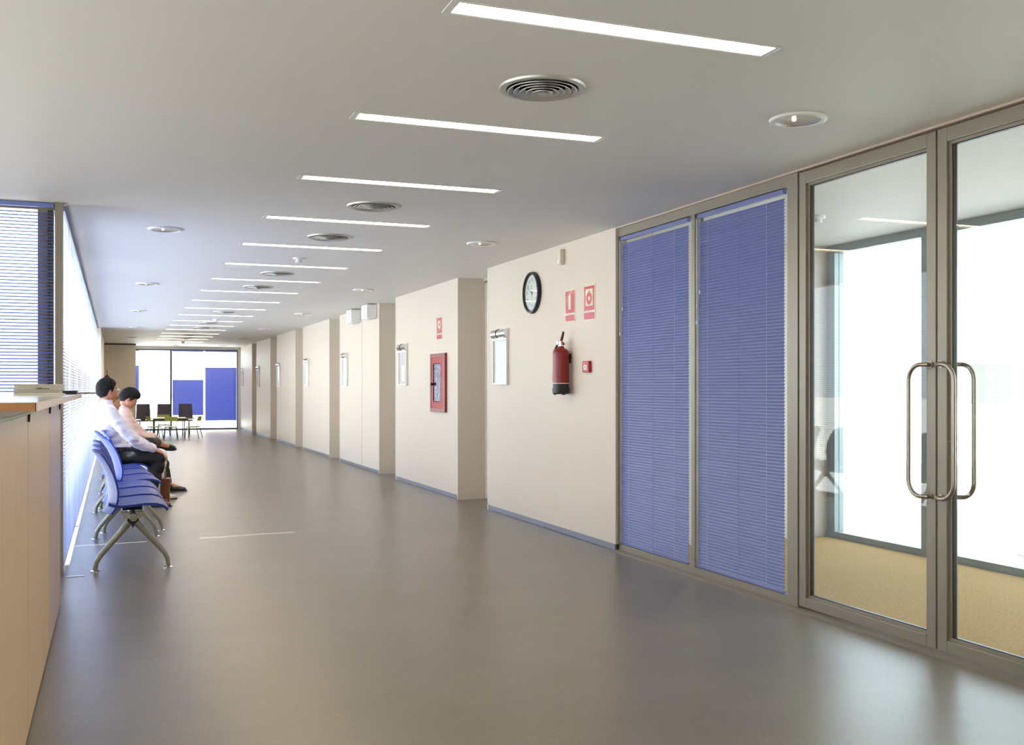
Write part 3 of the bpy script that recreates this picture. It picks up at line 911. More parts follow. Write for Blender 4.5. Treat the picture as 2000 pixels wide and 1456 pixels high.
# fire extinguisher
def extinguisher(loc, label, rz=0.0):
    t = thing('fire_extinguisher', label, 'extinguisher', loc, rz)
    R = 0.070
    cx = -0.012 - R
    prof = [(0.0, 0.085)] + [(R, 0.085), (R, 0.335)]
    for k in range(1, 7):
        a = PI / 2 * k / 7
        prof.append((R - (R - 0.03) * (1 - math.cos(a)) * 1.0, 0.335 + 0.05 * math.sin(a)))
    prof += [(0.028, 0.39), (0.026, 0.402), (0.0, 0.402)]
    MB().lathe(prof, (cx, 0, 0), 36).build('cylinder', M_red, t, True)
    MB().lathe([(0.0, 0.004), (R * 0.9, 0.0), (R + 0.003, 0.01), (R + 0.003, 0.055), (R - 0.002, 0.055), (R - 0.002, 0.086), (0.0, 0.086)], (cx, 0, 0), 36).build('base_ring', M_black, t, True)
    for k in range(3):
        a = 2 * PI * k / 3 + 0.5
        MB().lathe([(0.0, 0.0), (0.012, 0.0), (0.012, -0.008), (0.0, -0.008)], (cx + 0.05 * math.cos(a), 0.05 * math.sin(a), 0.002), 8).build('foot', M_black, t)
    v = MB().lathe([(0.0, 0.40), (0.024, 0.40), (0.024, 0.415), (0.017, 0.42), (0.017, 0.445), (0.0, 0.445)], (cx, 0, 0), 20).build('valve', M_chrome, t, True)
    MB().lathe([(0.0, -0.03), (0.014, -0.03), (0.014, 0.03), (0.0, 0.03)], (cx, 0, 0.432), 14, 'y').build('valve_crossbar', M_chrome, v, True)
    MB().tube([(cx, 0.0, 0.442), (cx, -0.02, 0.468), (cx, -0.05, 0.52)], [0.012, 0.013, 0.010], 8).build('squeeze_lever', mat_cache('dark_red_lever', rgb(96, 24, 22), 0.35), t, True)
    MB().tube([(cx, 0.0, 0.428), (cx, -0.03, 0.43), (cx, -0.06, 0.418)], [0.011, 0.012, 0.01], 8).build('carry_handle', mat_cache('orange_red_lever', rgb(150, 52, 36), 0.35), t, True)
    MB().lathe([(0.0, 0), (0.017, 0), (0.017, 0.012), (0.0, 0.012)], (cx - 0.022, 0.03, 0.432), 16, 'x').build('pressure_gauge', M_chrome, t, True)
    pts = [(cx, 0.03, 0.428), (cx + 0.0, 0.055, 0.43), (cx, 0.08, 0.41), (cx - 0.03, R + 0.006, 0.36), (cx - 0.035, R + 0.004, 0.2), (cx - 0.035, R + 0.004, 0.12)]
    MB().tube(pts, [0.009, 0.010, 0.010, 0.009, 0.009, 0.011], 8).build('hose', M_black, t, True)
    MB().box(-0.014, 0, -0.02, 0.02, 0.26, 0.34).box(-0.02, -0.012, -0.05, 0.05, 0.29, 0.315).build('wall_bracket', M_dark, t)
    MB().lathe([(R + 0.0012, 0.088), (R + 0.0016, 0.091), (R + 0.0012, 0.094), (R - 0.002, 0.094), (R - 0.002, 0.088)], (cx, 0, 0), 36).build('seam_band', M_white, t, True)
    return t
extinguisher((XR, 7.86, 1.197), 'red fire extinguisher hanging on the cream wall under two red signs')
extinguisher((-0.24, 27.9, 1.175), 'red fire extinguisher on the window side wall, its top showing over the seated man', PI)

# wall boxes high on panel C
def sounder(y, label):
    t = thing('sounder_box', label, 'speaker', (XR, y, 2.255), 0, 'white sounder boxes')
    MB().box(-0.155, 0, -0.17, 0.17, 0.01, 0.215).build('housing', M_white, t, bevel=0.015)
    MB().lathe([(0.0, 0.0), (0.075, 0.0), (0.075, -0.006), (0.0, -0.012)], (-0.155, 0, 0.115), 24, 'x').build('grille', M_white, t, True)
    MB().box(-0.12, -0.02, -0.12, 0.12, 0.0, 0.01).build('base_lip', M_white, t)
sounder(15.86, 'white sounder box high on the wall over the panel joint')
sounder(14.80, 'white sounder box high on the wall nearer the recessed door')
t = thing('motion_detector', 'tiny white motion detector in the far corner above the beige wall', 'detector', (-0.20, 30.42, 2.22))
MB().prism([(0, 0), (-0.04, 0.0), (-0.055, 0.03), (-0.05, 0.15), (0, 0.15)], -0.035, 0.035, 'x').build('housing', M_white, t, bevel=0.006)
MB().box(-0.02, 0.02, -0.06, -0.05, 0.02, 0.06).build('lens', M_white, t)

# ================================================================== RECEPTION COUNTER
ct = thing('reception_counter', 'beech veneered reception counter front with panel joints along the corridor', 'counter', (-0.285, 2.60, 0))
for a, b, m, lab in ((0.0, 1.44, M_wood, None), (1.446, 2.735, M_wood, None), (2.741, 3.80, M_mauve, 'mauve grey end panel of the counter front')):
    o = MB().box(-0.022, 0, a, b, 0.012, 1.193).build('front_panel', m, ct)
    if lab:
        o['label'] = lab
MB().box(-0.04, -0.023, 0.0, 3.79, 0.0, 1.19).build('carcass', M_dark, ct)
MB().box(-0.50, -0.023, 3.76, 3.80, 0.0, 1.19).build('end_panel', M_mauve, ct)
MB().box(-0.50, -0.04, 0.0, 0.03, 0.0, 1.19).build('end_panel', M_wood, ct)
for y in (1.443, 2.738, 3.70):
    MB().add([(0.0, y - 0.045, 1.192), (0.012, y - 0.045, 1.192), (0.012, y - 0.022, 1.192), (0.0, y - 0.022, 1.192), (0.0, y - 0.014, 1.128), (0.006, y - 0.014, 1.128), (0.006, y + 0.006, 1.128), (0.0, y + 0.006, 1.128)],
             [(0, 1, 2, 3), (4, 7, 6, 5), (0, 4, 5, 1), (1, 5, 6, 2), (2, 6, 7, 3), (3, 7, 4, 0)]).build('bracket', M_black, ct)
cable = MB().tube([(0.03, 0.05, 1.172), (0.03, 0.5, 1.168), (0.04, 0.95, 1.174), (0.045, 1.3, 1.183)], 0.006, 8).build('cable', mat('grey_cable', rgb(190, 196, 184), 0.4), ct, True)
top = thing('countertop', 'thin pale countertop board with beech edges overhanging the counter', 'countertop', (-0.285, 2.73, 1.193))
MB().box(-0.62, 0.108, 0.002, 3.80, 0.0, 0.0215).build('board', mat('white_laminate_top', rgb(226, 214, 200), 0.16, coat=0.4), top)
MB().box(0.108, 0.11, 0.0, 3.80, 0.0, 0.0215).build('edge_band', mat('pale_beech_edge', rgb(220, 192, 154), 0.3), top)
MB().box(-0.62, 0.11, 0.0, 0.002, 0.0, 0.0215).build('edge_band', M_woodedge, top)

# papers on the counter
z = 1.2145
bk = thing('paper_stack', 'thick stack of cream papers at the far end of the counter', 'papers', (-0.34, 5.50, z))
random.seed(3)
zz = 0.008
for k in range(9):
    hgt = 0.0048
    dx, dy = random.uniform(-0.002, 0.002), random.uniform(-0.003, 0.003)
    MB().box(-0.10 + dx, 0.10 + dx, -0.14 + dy, 0.14 + dy, zz, zz + hgt - 0.0003).build('sheaf', M_papergrey, bk)
    zz += hgt
MB().box(-0.102, 0.098, -0.142, 0.142, zz, zz + 0.002).build('cover_sheet', M_paper, bk)
MB().box(-0.10, 0.10, -0.15, 0.14, 0, 0.008).build('bottom_folder', M_paper, bk)
MB().box(0.0, 0.055, -0.1475, -0.1455, 0.030, 0.0325).box(-0.005, 0.02, -0.1475, -0.1455, 0.034, 0.036).build('spine_print', M_trous2, bk)
o = thing('leaflet_pile', 'low pile of white leaflets under and beside the thick paper stack', 'papers', (-0.3, 5.26, z))
for k in range(3):
    MB().box(-0.13 + 0.01 * k, 0.095 - 0.006 * k, -0.08, 0.06, 0.0035 * k, 0.0035 * k + 0.003).build('leaflet', M_paper, o)
o = thing('desk_tray', 'flat black tray at the corridor corner of the counter', 'tray', (-0.245, 6.24, z))
MB().box(-0.10, 0.055, -0.14, 0.14, 0, 0.006).build('tray_base', M_black, o)
MB().box(-0.10, -0.094, -0.14, 0.14, 0.006, 0.02).box(0.049, 0.055, -0.14, 0.14, 0.006, 0.02).box(-0.094, 0.049, -0.14, -0.134, 0.006, 0.02).box(-0.094, 0.049, 0.134, 0.14, 0.006, 0.02).build('tray_rim', M_black, o)
o = thing('ballpoint_pen', 'thin grey pen sticking out over the counter edge past the black tray', 'pen', (-0.215, 6.44, z + 0.005))
MB().tube([(0, 0, 0), (0.115, 0.01, 0)], 0.0045, 8).build('barrel', M_leg, o, True)
MB().tube([(0.115, 0.01, 0), (0.13, 0.0115, 0)], [0.0045, 0.0012], 8).build('tip', M_chrome, o, True)
# floor box strip near the window corner
tag(MB().box(-0.30, -0.18, 7.36, 7.372, 0, 0.004).build('floor_strip', M_chrome), 'short bright metal floor strip at the foot of the corner post', 'strip')

# ================================================================== BEAM BENCHES (waiting seats)
def shell_patch(prof, half_w, th, nlat, bulge, taper=None):
    """sweep a centre-line profile [(x,z)] across y with edges curled by bulge(u) -> dx; solid of thickness th"""
    n = len(prof)
    nor = []
    for i in range(n):
        a = Vector(prof[max(i - 1, 0)])
        b = Vector(prof[min(i + 1, n - 1)])
        t_ = (b - a).normalized()
        nor.append(Vector((-t_.y, t_.x)))
    front, back = [], []
    for j in range(nlat + 1):
        u = -1 + 2 * j / nlat
        for i in range(n):
            wdt = half_w * (taper(i / (n - 1)) if taper else 1)
            dx, dz = bulge(u, i / (n - 1))
            p = Vector(prof[i])
            front.append((p.x + dx, u * wdt, p.y + dz))
            q = p - nor[i] * th
            back.append((q.x + dx, u * wdt, q.y + dz))
    vs = front + back
    N = len(front)
    fs = []
    for j in range(nlat):
        for i in range(n - 1):
            a, b, c, d = j * n + i, j * n + i + 1, (j + 1) * n + i + 1, (j + 1) * n + i
            fs.append((a, b, c, d))
            fs.append((N + d, N + c, N + b, N + a))
    for i in range(n - 1):
        fs.append((i, N + i, N + i + 1, i + 1))
        a = nlat * n + i
        fs.append((a + 1, N + a + 1, N + a, a))
    for j in range(nlat):
        a, b = j * n, (j + 1) * n
        fs.append((b, N + b, N + a, a))
        a, b = j * n + n - 1, (j + 1) * n + n - 1
        fs.append((a, N + a, N + b, b))
    return MB().add(vs, fs)

def beam_bench(label, loc, rz):
    t = thing('beam_bench', label, 'bench', loc, rz, 'blue waiting benches')
    P = 0.66
    beam = MB().tube([(0.125, 0.03, 0.375), (0.125, 1.93, 0.375)], 0.026, 12).build('beam', M_leg, t, True)
    # seat
    sp = [(-0.03, 0.463), (0.0, 0.452), (0.06, 0.449), (0.13, 0.456), (0.20, 0.464), (0.27, 0.464), (0.32, 0.452), (0.352, 0.432), (0.362, 0.418)]
    sb = shell_patch(sp, 0.27, 0.016, 8, lambda u, v: (0.0 - 0.03 * u * u * max(0, v - 0.6), 0.012 * u * u * (1 - v)), lambda v: 1.0 if v < 0.7 else 1 - 0.5 * (v - 0.7) ** 2)
    s0 = sb.build('seat', M_seat, t, True)
    bp = [(-0.060, 0.395), (-0.038, 0.43), (-0.022, 0.49), (-0.018, 0.55), (-0.028, 0.61), (-0.048, 0.68), (-0.078, 0.75), (-0.108, 0.80), (-0.128, 0.828)]
    bb_ = shell_patch(list(reversed(bp)), 0.26, 0.012, 10, lambda u, v: (0.055 * u * u, -0.02 * u * u * (1 - v)), lambda v: 0.86 + 0.14 * math.sin(PI * min(1, v * 1.1)))
    b0 = bb_.build('backrest', M_seat, t, True)
    r0 = MB().box(0.06, 0.19, -0.03, 0.03, 0.40, 0.437).box(-0.045, 0.06, -0.025, 0.025, 0.415, 0.437).build('seat_bracket', M_black, t)
    for k in range(3):
        y = 0.31 + k * P
        for src in (s0, b0, r0):
            if k == 0:
                src.location = (0, y, 0)
            else:
                inst(src, t, loc=(0, y, 0))
    for y in (0.19, 1.77):
        lf = MB()
        lf.tube([(0.125, 0, 0.355), (0.105, 0, 0.33), (0.05, 0, 0.262), (-0.03, 0, 0.17), (-0.083, 0, 0.105), (-0.108, 0, 0.06), (-0.115, 0, 0.008)], [0.024, 0.025, 0.022, 0.019, 0.0175, 0.017, 0.016], 12)
        lf.tube([(0.125, 0, 0.355), (0.145, 0, 0.33), (0.20, 0, 0.262), (0.28, 0, 0.17), (0.333, 0, 0.105), (0.352, 0, 0.06), (0.357, 0, 0.008)], [0.024, 0.025, 0.022, 0.019, 0.0175, 0.017, 0.016], 12)
        f = lf.build('leg_frame', M_leg, t, True, loc=(0, y, 0))
        MB().prism([(0.085, 0.352), (0.165, 0.352), (0.16, 0.335), (0.135, 0.315), (0.129, 0.29), (0.121, 0.29), (0.115, 0.315), (0.09, 0.335)], -0.029, 0.029, 'y').build('junction_cap', M_black, f, bevel=0.003)
        MB().prism([(0.07, 0.352), (0.18, 0.352), (0.2, 0.398), (0.05, 0.398)], -0.02, 0.02, 'y').build('seat_mount', M_silver, f)
        for x in (-0.115, 0.357):
            MB().lathe([(0.0, 0.0), (0.032, 0.0), (0.032, 0.006), (0.02, 0.011), (0.0, 0.011)], (x, 0, 0.0), 18).build('foot', M_chrome, f, True)
    return t
bench1 = beam_bench('blue three seat beam bench nearest the counter, with empty seats', (0.0, 7.32, 0), math.radians(0.8))
copy_tree(bench1, (0.045, 9.27, 0), math.radians(3.2), 'blue three seat beam bench in the middle of the row, slightly skewed to the window')
copy_tree(bench1, (-0.01, 11.22, 0), math.radians(0.5), 'blue three seat beam bench on which the people sit')
copy_tree(bench1, (-0.02, 13.3, 0), math.radians(0.3), 'blue three seat beam bench beyond the seated people')

# ================================================================== FAR SEATING
def far_bench(label, loc):
    t = thing('beam_bench', label, 'bench', loc, 0)
    MB().box(-0.02, 1.46, -0.03, 0.03, 0.33, 0.375).build('beam', M_alu, t, bevel=0.006)
    sp = [(0.03, 0.40), (-0.10, 0.395), (-0.25, 0.40), (-0.36, 0.41), (-0.40, 0.395)]
    bp = [(0.0, 0.42), (0.03, 0.50), (0.055, 0.62), (0.085, 0.72), (0.11, 0.81)]
    for k, x in enumerate((0.17, 0.71, 1.27)):
        vs = shell_patch(sp, 0.20, 0.018, 4, lambda u, v: (0, 0.008 * u * u))
        MB().add([(y, xx, z) for xx, y, z in vs.v], vs.f).build('seat', M_darkfab, t, True, loc=(x, 0, 0))
        vb = shell_patch(bp, 0.19, 0.016, 6, lambda u, v: (-0.03 * u * u, 0), lambda v: 1.0 - 0.10 * v)
        MB().add([(y, xx, z) for xx, y, z in vb.v], vb.f).build('backrest', M_darkfab, t, True, loc=(x, 0, 0))
        MB().box(x - 0.06, x + 0.06, -0.06, 0.04, 0.372, 0.392).build('seat_bracket', M_black, t)
    for x in (0.08, 1.36):
        f = MB().tube([(x, 0, 0.35), (x, -0.1, 0.22), (x, -0.2, 0.06), (x, -0.21, 0.005)], 0.016, 8).tube([(x, 0, 0.35), (x, 0.1, 0.22), (x, 0.16, 0.06), (x, 0.17, 0.005)], 0.016, 8).build('leg_frame', M_alu, t, True)
        for y in (-0.21, 0.17):
            MB().lathe([(0.0, 0), (0.03, 0), (0.03, 0.008), (0.0, 0.01)], (x, y, 0), 12).build('foot', M_chrome, f)
far_bench('beam bench with three dark charcoal seats in front of the far window', (0.58, 29.6, 0))

t = thing('low_table', 'low square children\'s table with pale top among small green chairs', 'table', (1.30, 27.45, 0))
MB().box(-0.40, 0.42, -0.42, 0.42, 0.472, 0.492).build('table_top', mat('pale_table_top', rgb(214, 208, 180), 0.3), t, bevel=0.006)
MB().box(-0.36, 0.38, -0.38, -0.355, 0.44, 0.472).box(-0.36, 0.38, 0.355, 0.38, 0.44, 0.472).box(-0.36, -0.335, -0.355, 0.355, 0.44, 0.472).box(0.355, 0.38, -0.355, 0.355, 0.44, 0.472).build('apron', M_darkgreenmetal, t)
for x in (-0.35, 0.37):
    for y in (-0.37, 0.37):
        MB().tube([(x, y, 0.0), (x, y, 0.472)], 0.014, 8).build('leg', M_darkgreenmetal, t, True)

def small_chair(loc, rz, label):
    """child's chair facing local +x"""
    t = thing('small_chair', label, 'chair', loc, rz, 'small green chairs')
    MB().box(-0.15, 0.15, -0.15, 0.15, 0.283, 0.295).build('seat', M_green, t, bevel=0.008)
    bk = shell_patch([(-0.165, 0.43), (-0.178, 0.485), (-0.192, 0.545)], 0.15, 0.010, 6, lambda u, v: (0.022 * u * u, 0))
    bk.build('backrest', M_green, t, True)
    for s in (-1, 1):
        MB().tube([(-0.12, s * 0.128, 0.275), (-0.135, s * 0.135, 0.33), (-0.15, s * 0.137, 0.42), (-0.172, s * 0.138, 0.53)], 0.009, 8).build('back_post', M_green, t, True)
        MB().tube([(-0.12, s * 0.128, 0.275), (-0.155, s * 0.145, 0.14), (-0.19, s * 0.16, 0.0)], 0.009, 8).build('leg', M_darkgreenmetal, t, True)
        MB().tube([(0.12, s * 0.128, 0.275), (0.14, s * 0.145, 0.14), (0.16, s * 0.16, 0.0)], 0.009, 8).build('leg', M_darkgreenmetal, t, True)
    MB().box(-0.13, 0.13, -0.135, -0.125, 0.268, 0.283).box(-0.13, 0.13, 0.125, 0.135, 0.268, 0.283).box(-0.13, -0.12, -0.125, 0.125, 0.268, 0.283).box(0.12, 0.13, -0.125, 0.125, 0.268, 0.283).build('seat_frame', M_darkgreenmetal, t)
small_chair((0.95, 26.85, 0), 0.25, 'small green chair side on at the window side of the low table')
small_chair((1.31, 26.55, 0), PI / 2, 'small green chair with its back to us in front of the low table')
small_chair((1.84, 26.6, 0), PI - 0.35, 'small green chair on the door side of the low table, turned inward')
small_chair((1.22, 28.2, 0), -PI / 2, 'small green chair behind the low table, mostly hidden by it')

# ================================================================== PEOPLE
def ellipsoid(b, c, r, rot=None, nu=20, nv=12):
    vs, fs = [], []
    M = rot if rot is not None else Matrix.Identity(3)
    c = Vector(c)
    for i in range(nv + 1):
        th = PI * i / nv
        for k in range(nu):
            ph = 2 * PI * k / nu
            vs.append(c + M @ Vector((r[0] * math.sin(th) * math.cos(ph), r[1] * math.sin(th) * math.sin(ph), r[2] * math.cos(th))))
    for i in range(nv):
        for k in range(nu):
            k2 = (k + 1) % nu
            fs.append((i * nu + k, (i + 1) * nu + k, (i + 1) * nu + k2, i * nu + k2))
    b.add(vs, fs)

def capsule(b, p0, r0, p1, r1, n=14):
    p0, p1 = Vector(p0), Vector(p1)
    d = (p1 - p0)
    L = d.length
    if L < 1e-6:
        return
    d.normalize()
    pts, rs = [], []
    for k in range(5):
        a = PI / 2 * k / 4
        pts.append(p0 - d * r0 * math.cos(a))
        rs.append(max(1e-4, r0 * math.sin(a)))
    for k in range(5):
        a = PI / 2 * k / 4
        pts.append(p1 + d * r1 * math.sin(a))
        rs.append(max(1e-4, r1 * math.cos(a)))
    b.tube(pts, rs, n)

def chain(b, pts):
    for (p0, r0), (p1, r1) in zip(pts[:-1], pts[1:]):
        capsule(b, p0, r0, p1, r1)

def fuse(b, name, m, parent, voxel=0.008, smooth=6, wrinkle=0.0, wscale=9.0, seed=0):
    """union of all solids in b as one continuous smooth surface"""
    o = b.build(name, m, None)
    r = o.modifiers.new('r', 'REMESH')
    r.mode = 'VOXEL'
    r.voxel_size = voxel
    s = o.modifiers.new('s', 'SMOOTH')
    s.iterations = smooth
    s.factor = 0.5
    bpy.context.view_layer.update()
    dg = bpy.context.evaluated_depsgraph_get()
    me = bpy.data.meshes.new_from_object(o.evaluated_get(dg))
    me.name = name
    me.materials.clear()
    me.materials.append(m)
    if wrinkle:
        ns = [v.normal.copy() for v in me.vertices]
        for v, nn in zip(me.vertices, ns):
            p = v.co * wscale + Vector((seed, 0, 0))
            q = Vector((p.x * 0.6, p.y * 0.6, p.z * 1.5))
            v.co += nn * wrinkle * (abs(noise.noise(q)) * 2 - 0.6 + 0.5 * noise.noise(q * 2.3))
    me.polygons.foreach_set('use_smooth', [True] * len(me.polygons))
    old = o.data
    o.modifiers.clear()
    o.data = me
    bpy.data.meshes.remove(old)
    o.name = name
    o.parent = parent
    return o

def head_radius(d, hair=False, thick=0.02, fringe=0.0):
    x, y, z = d
    a, bb, c = 0.098, 0.077, 0.120
    r = 1.0 / math.sqrt((x / a) ** 2 + (y / bb) ** 2 + (z / c) ** 2)
    def g(cx, cy, cz, s):
        v = Vector((cx, cy, cz)).normalized()
        return math.exp(-((x - v.x) ** 2 + (y - v.y) ** 2 + (z - v.z) ** 2) / (2 * s * s))
    if z < -0.3:                                   # jaw tapers, nape tucks in
        k = min(1, (-z - 0.3) / 0.5)
        r *= 1 - 0.10 * k * min(1, abs(y) * 2)
        if x < 0:
            r *= 1 - 0.20 * k
    r += 0.024 * g(1, 0, -0.17, 0.085) + 0.010 * g(1, 0, 0.02, 0.08)          # nose
    r += 0.008 * g(1, 0, -0.52, 0.11) + 0.016 * g(0.8, 0, -0.9, 0.16)         # lips, chin
    r -= 0.010 * g(1, 0.36, 0.03, 0.12) + 0.010 * g(1, -0.36, 0.03, 0.12)     # eye sockets
    r += 0.006 * g(1, 0.3, 0.22, 0.14) + 0.006 * g(1, -0.3, 0.22, 0.14)       # brow
    r += 0.005 * g(0.75, 0.65, -0.25, 0.2) + 0.005 * g(0.75, -0.65, -0.25, 0.2)
    if hair:
        pts = [(-1, -0.80), (-0.55, -0.80), (-0.36, -0.66), (-0.22, -0.25), (-0.08, 0.04), (0.14, 0.06), (0.20, -0.16), (0.34, -0.16), (0.42, 0.14), (0.58, 0.44), (0.85, 0.52), (1.0, 0.54)]
        t = pts[-1][1]
        for (x0, t0), (x1, t1) in zip(pts[:-1], pts[1:]):
            if x0 <= x <= x1:
                t = t0 + (t1 - t0) * (x - x0) / (x1 - x0)
                break
        t += 0.05 * noise.noise(Vector((x * 9, y * 9, z * 9)))
        k = max(0.0, min(1.0, (z - t) * 5 + 0.4))
        k = k * k * (3 - 2 * k)
        wob = 0.004 * noise.noise(Vector((x * 5, y * 9, z * 5)))
        e = max(0.0, min(1.0, (z - t) / 0.42))
        e = e * (2 - e)
        r += -0.010 + k * (0.0135 + thick * e * (0.35 + 0.65 * max(0.0, min(1.0, z + 0.4))) + wob * e + fringe * e * max(0, x) * max(0, z))
    return r

def head_solid(b, R, c, hair=False, thick=0.02, fringe=0.0, nu=48, nv=32):
    vs, fs = [], []
    for i in range(nv + 1):
        th = PI * i / nv
        for k in range(nu):
            ph = 2 * PI * k / nu
            d = Vector((math.sin(th) * math.cos(ph), math.sin(th) * math.sin(ph), math.cos(th)))
            vs.append(c + R @ (d * head_radius(d, hair, thick, fringe)))
    for i in range(nv):
        for k in range(nu):
            k2 = (k + 1) % nu
            fs.append((i * nu + k, (i + 1) * nu + k, (i + 1) * nu + k2, i * nu + k2))
    b.add(vs, fs)

def hand_solid(b, wrist, d, up, side, curl=0.5):
    """d: finger direction, up: back of hand, side: direction of the thumb"""
    d, up = Vector(d).normalized(), Vector(up).normalized()
    sd = d.cross(up).normalized()
    if sd.dot(Vector(side)) < 0:
        sd = -sd
    up = sd.cross(d).normalized() * (1 if sd.cross(d).dot(up) > 0 else -1)
    wrist = Vector(wrist)
    palm = wrist + d * 0.05
    R = Matrix((d, sd, up)).transposed()
    ellipsoid(b, palm, (0.054, 0.042, 0.016), R)
    for k, L in enumerate((0.072, 0.08, 0.074, 0.058)):
        off = (1.5 - k) * 0.0205
        p = wrist + d * (0.088 - 0.004 * abs(k - 1.2)) + sd * off
        ang = 0.15
        dirv = d
        r = 0.0085 if k < 3 else 0.0075
        capsule(b, palm + sd * off * 0.9, r * 1.15, p, r, 10)
        for seg, fr in enumerate((0.46, 0.30, 0.24)):
            ang += curl * (0.35 if seg == 0 else 0.55)
            dirv = (d * math.cos(ang) - up * math.sin(ang)).normalized()
            q = p + dirv * L * fr
            capsule(b, p, r, q, r * 0.9, 10)
            p, r = q, r * 0.92
    p = wrist + d * 0.028 + sd * 0.030
    v1 = (d * 0.75 + sd * 0.75 - up * 0.15).normalized()
    q = p + v1 * 0.04
    capsule(b, p, 0.014, q, 0.0105, 10)
    v2 = (d * 0.95 + sd * 0.3 - up * 0.3 * (1 + curl)).normalized()
    capsule(b, q, 0.0105, q + v2 * 0.03, 0.008, 10)

def shoe(name, ankle, toe_dir, m, parent, L=0.27, up=(0, 0, 1)):
    """shoe whose sole lies 0.095 below the ankle along -up"""
    t, u = Vector(toe_dir).normalized(), Vector(up).normalized()
    s = u.cross(t).normalized()
    a = Vector(ankle) - u * 0.092
    R = Matrix((t, s, u)).transposed()
    b = MB()
    ellipsoid(b, a + t * 0.005 + u * 0.042, (0.058, 0.038, 0.042), R)
    ellipsoid(b, a + t * 0.09 + u * 0.034, (0.10, 0.042, 0.036), R)
    ellipsoid(b, a + t * 0.155 + u * 0.026, (0.065, 0.043, 0.027), R)
    capsule(b, a + u * 0.05, 0.042, a + u * 0.095, 0.040)
    o = fuse(b, name, m, parent, 0.006, 4)
    sole = MB()
    prof = []
    for k in range(28):
        an = 2 * PI * k / 28
        x = 0.088 + 0.142 * math.cos(an)
        yw = 0.041 * math.sin(an) * (1.0 if x > 0.05 else 0.85)
        prof.append((x, yw))
    vs = [a + t * x + s * y - u * 0.001 for x, y in prof] + [a + t * x + s * y + u * 0.014 for x, y in prof]
    n = len(prof)
    sole.add(vs, [tuple(range(n)), tuple(range(2 * n - 1, n - 1, -1))] + [(i, (i + 1) % n, (i + 1) % n + n, i + n) for i in range(n)])
    sole.build('sole', M_black, o)
    return o

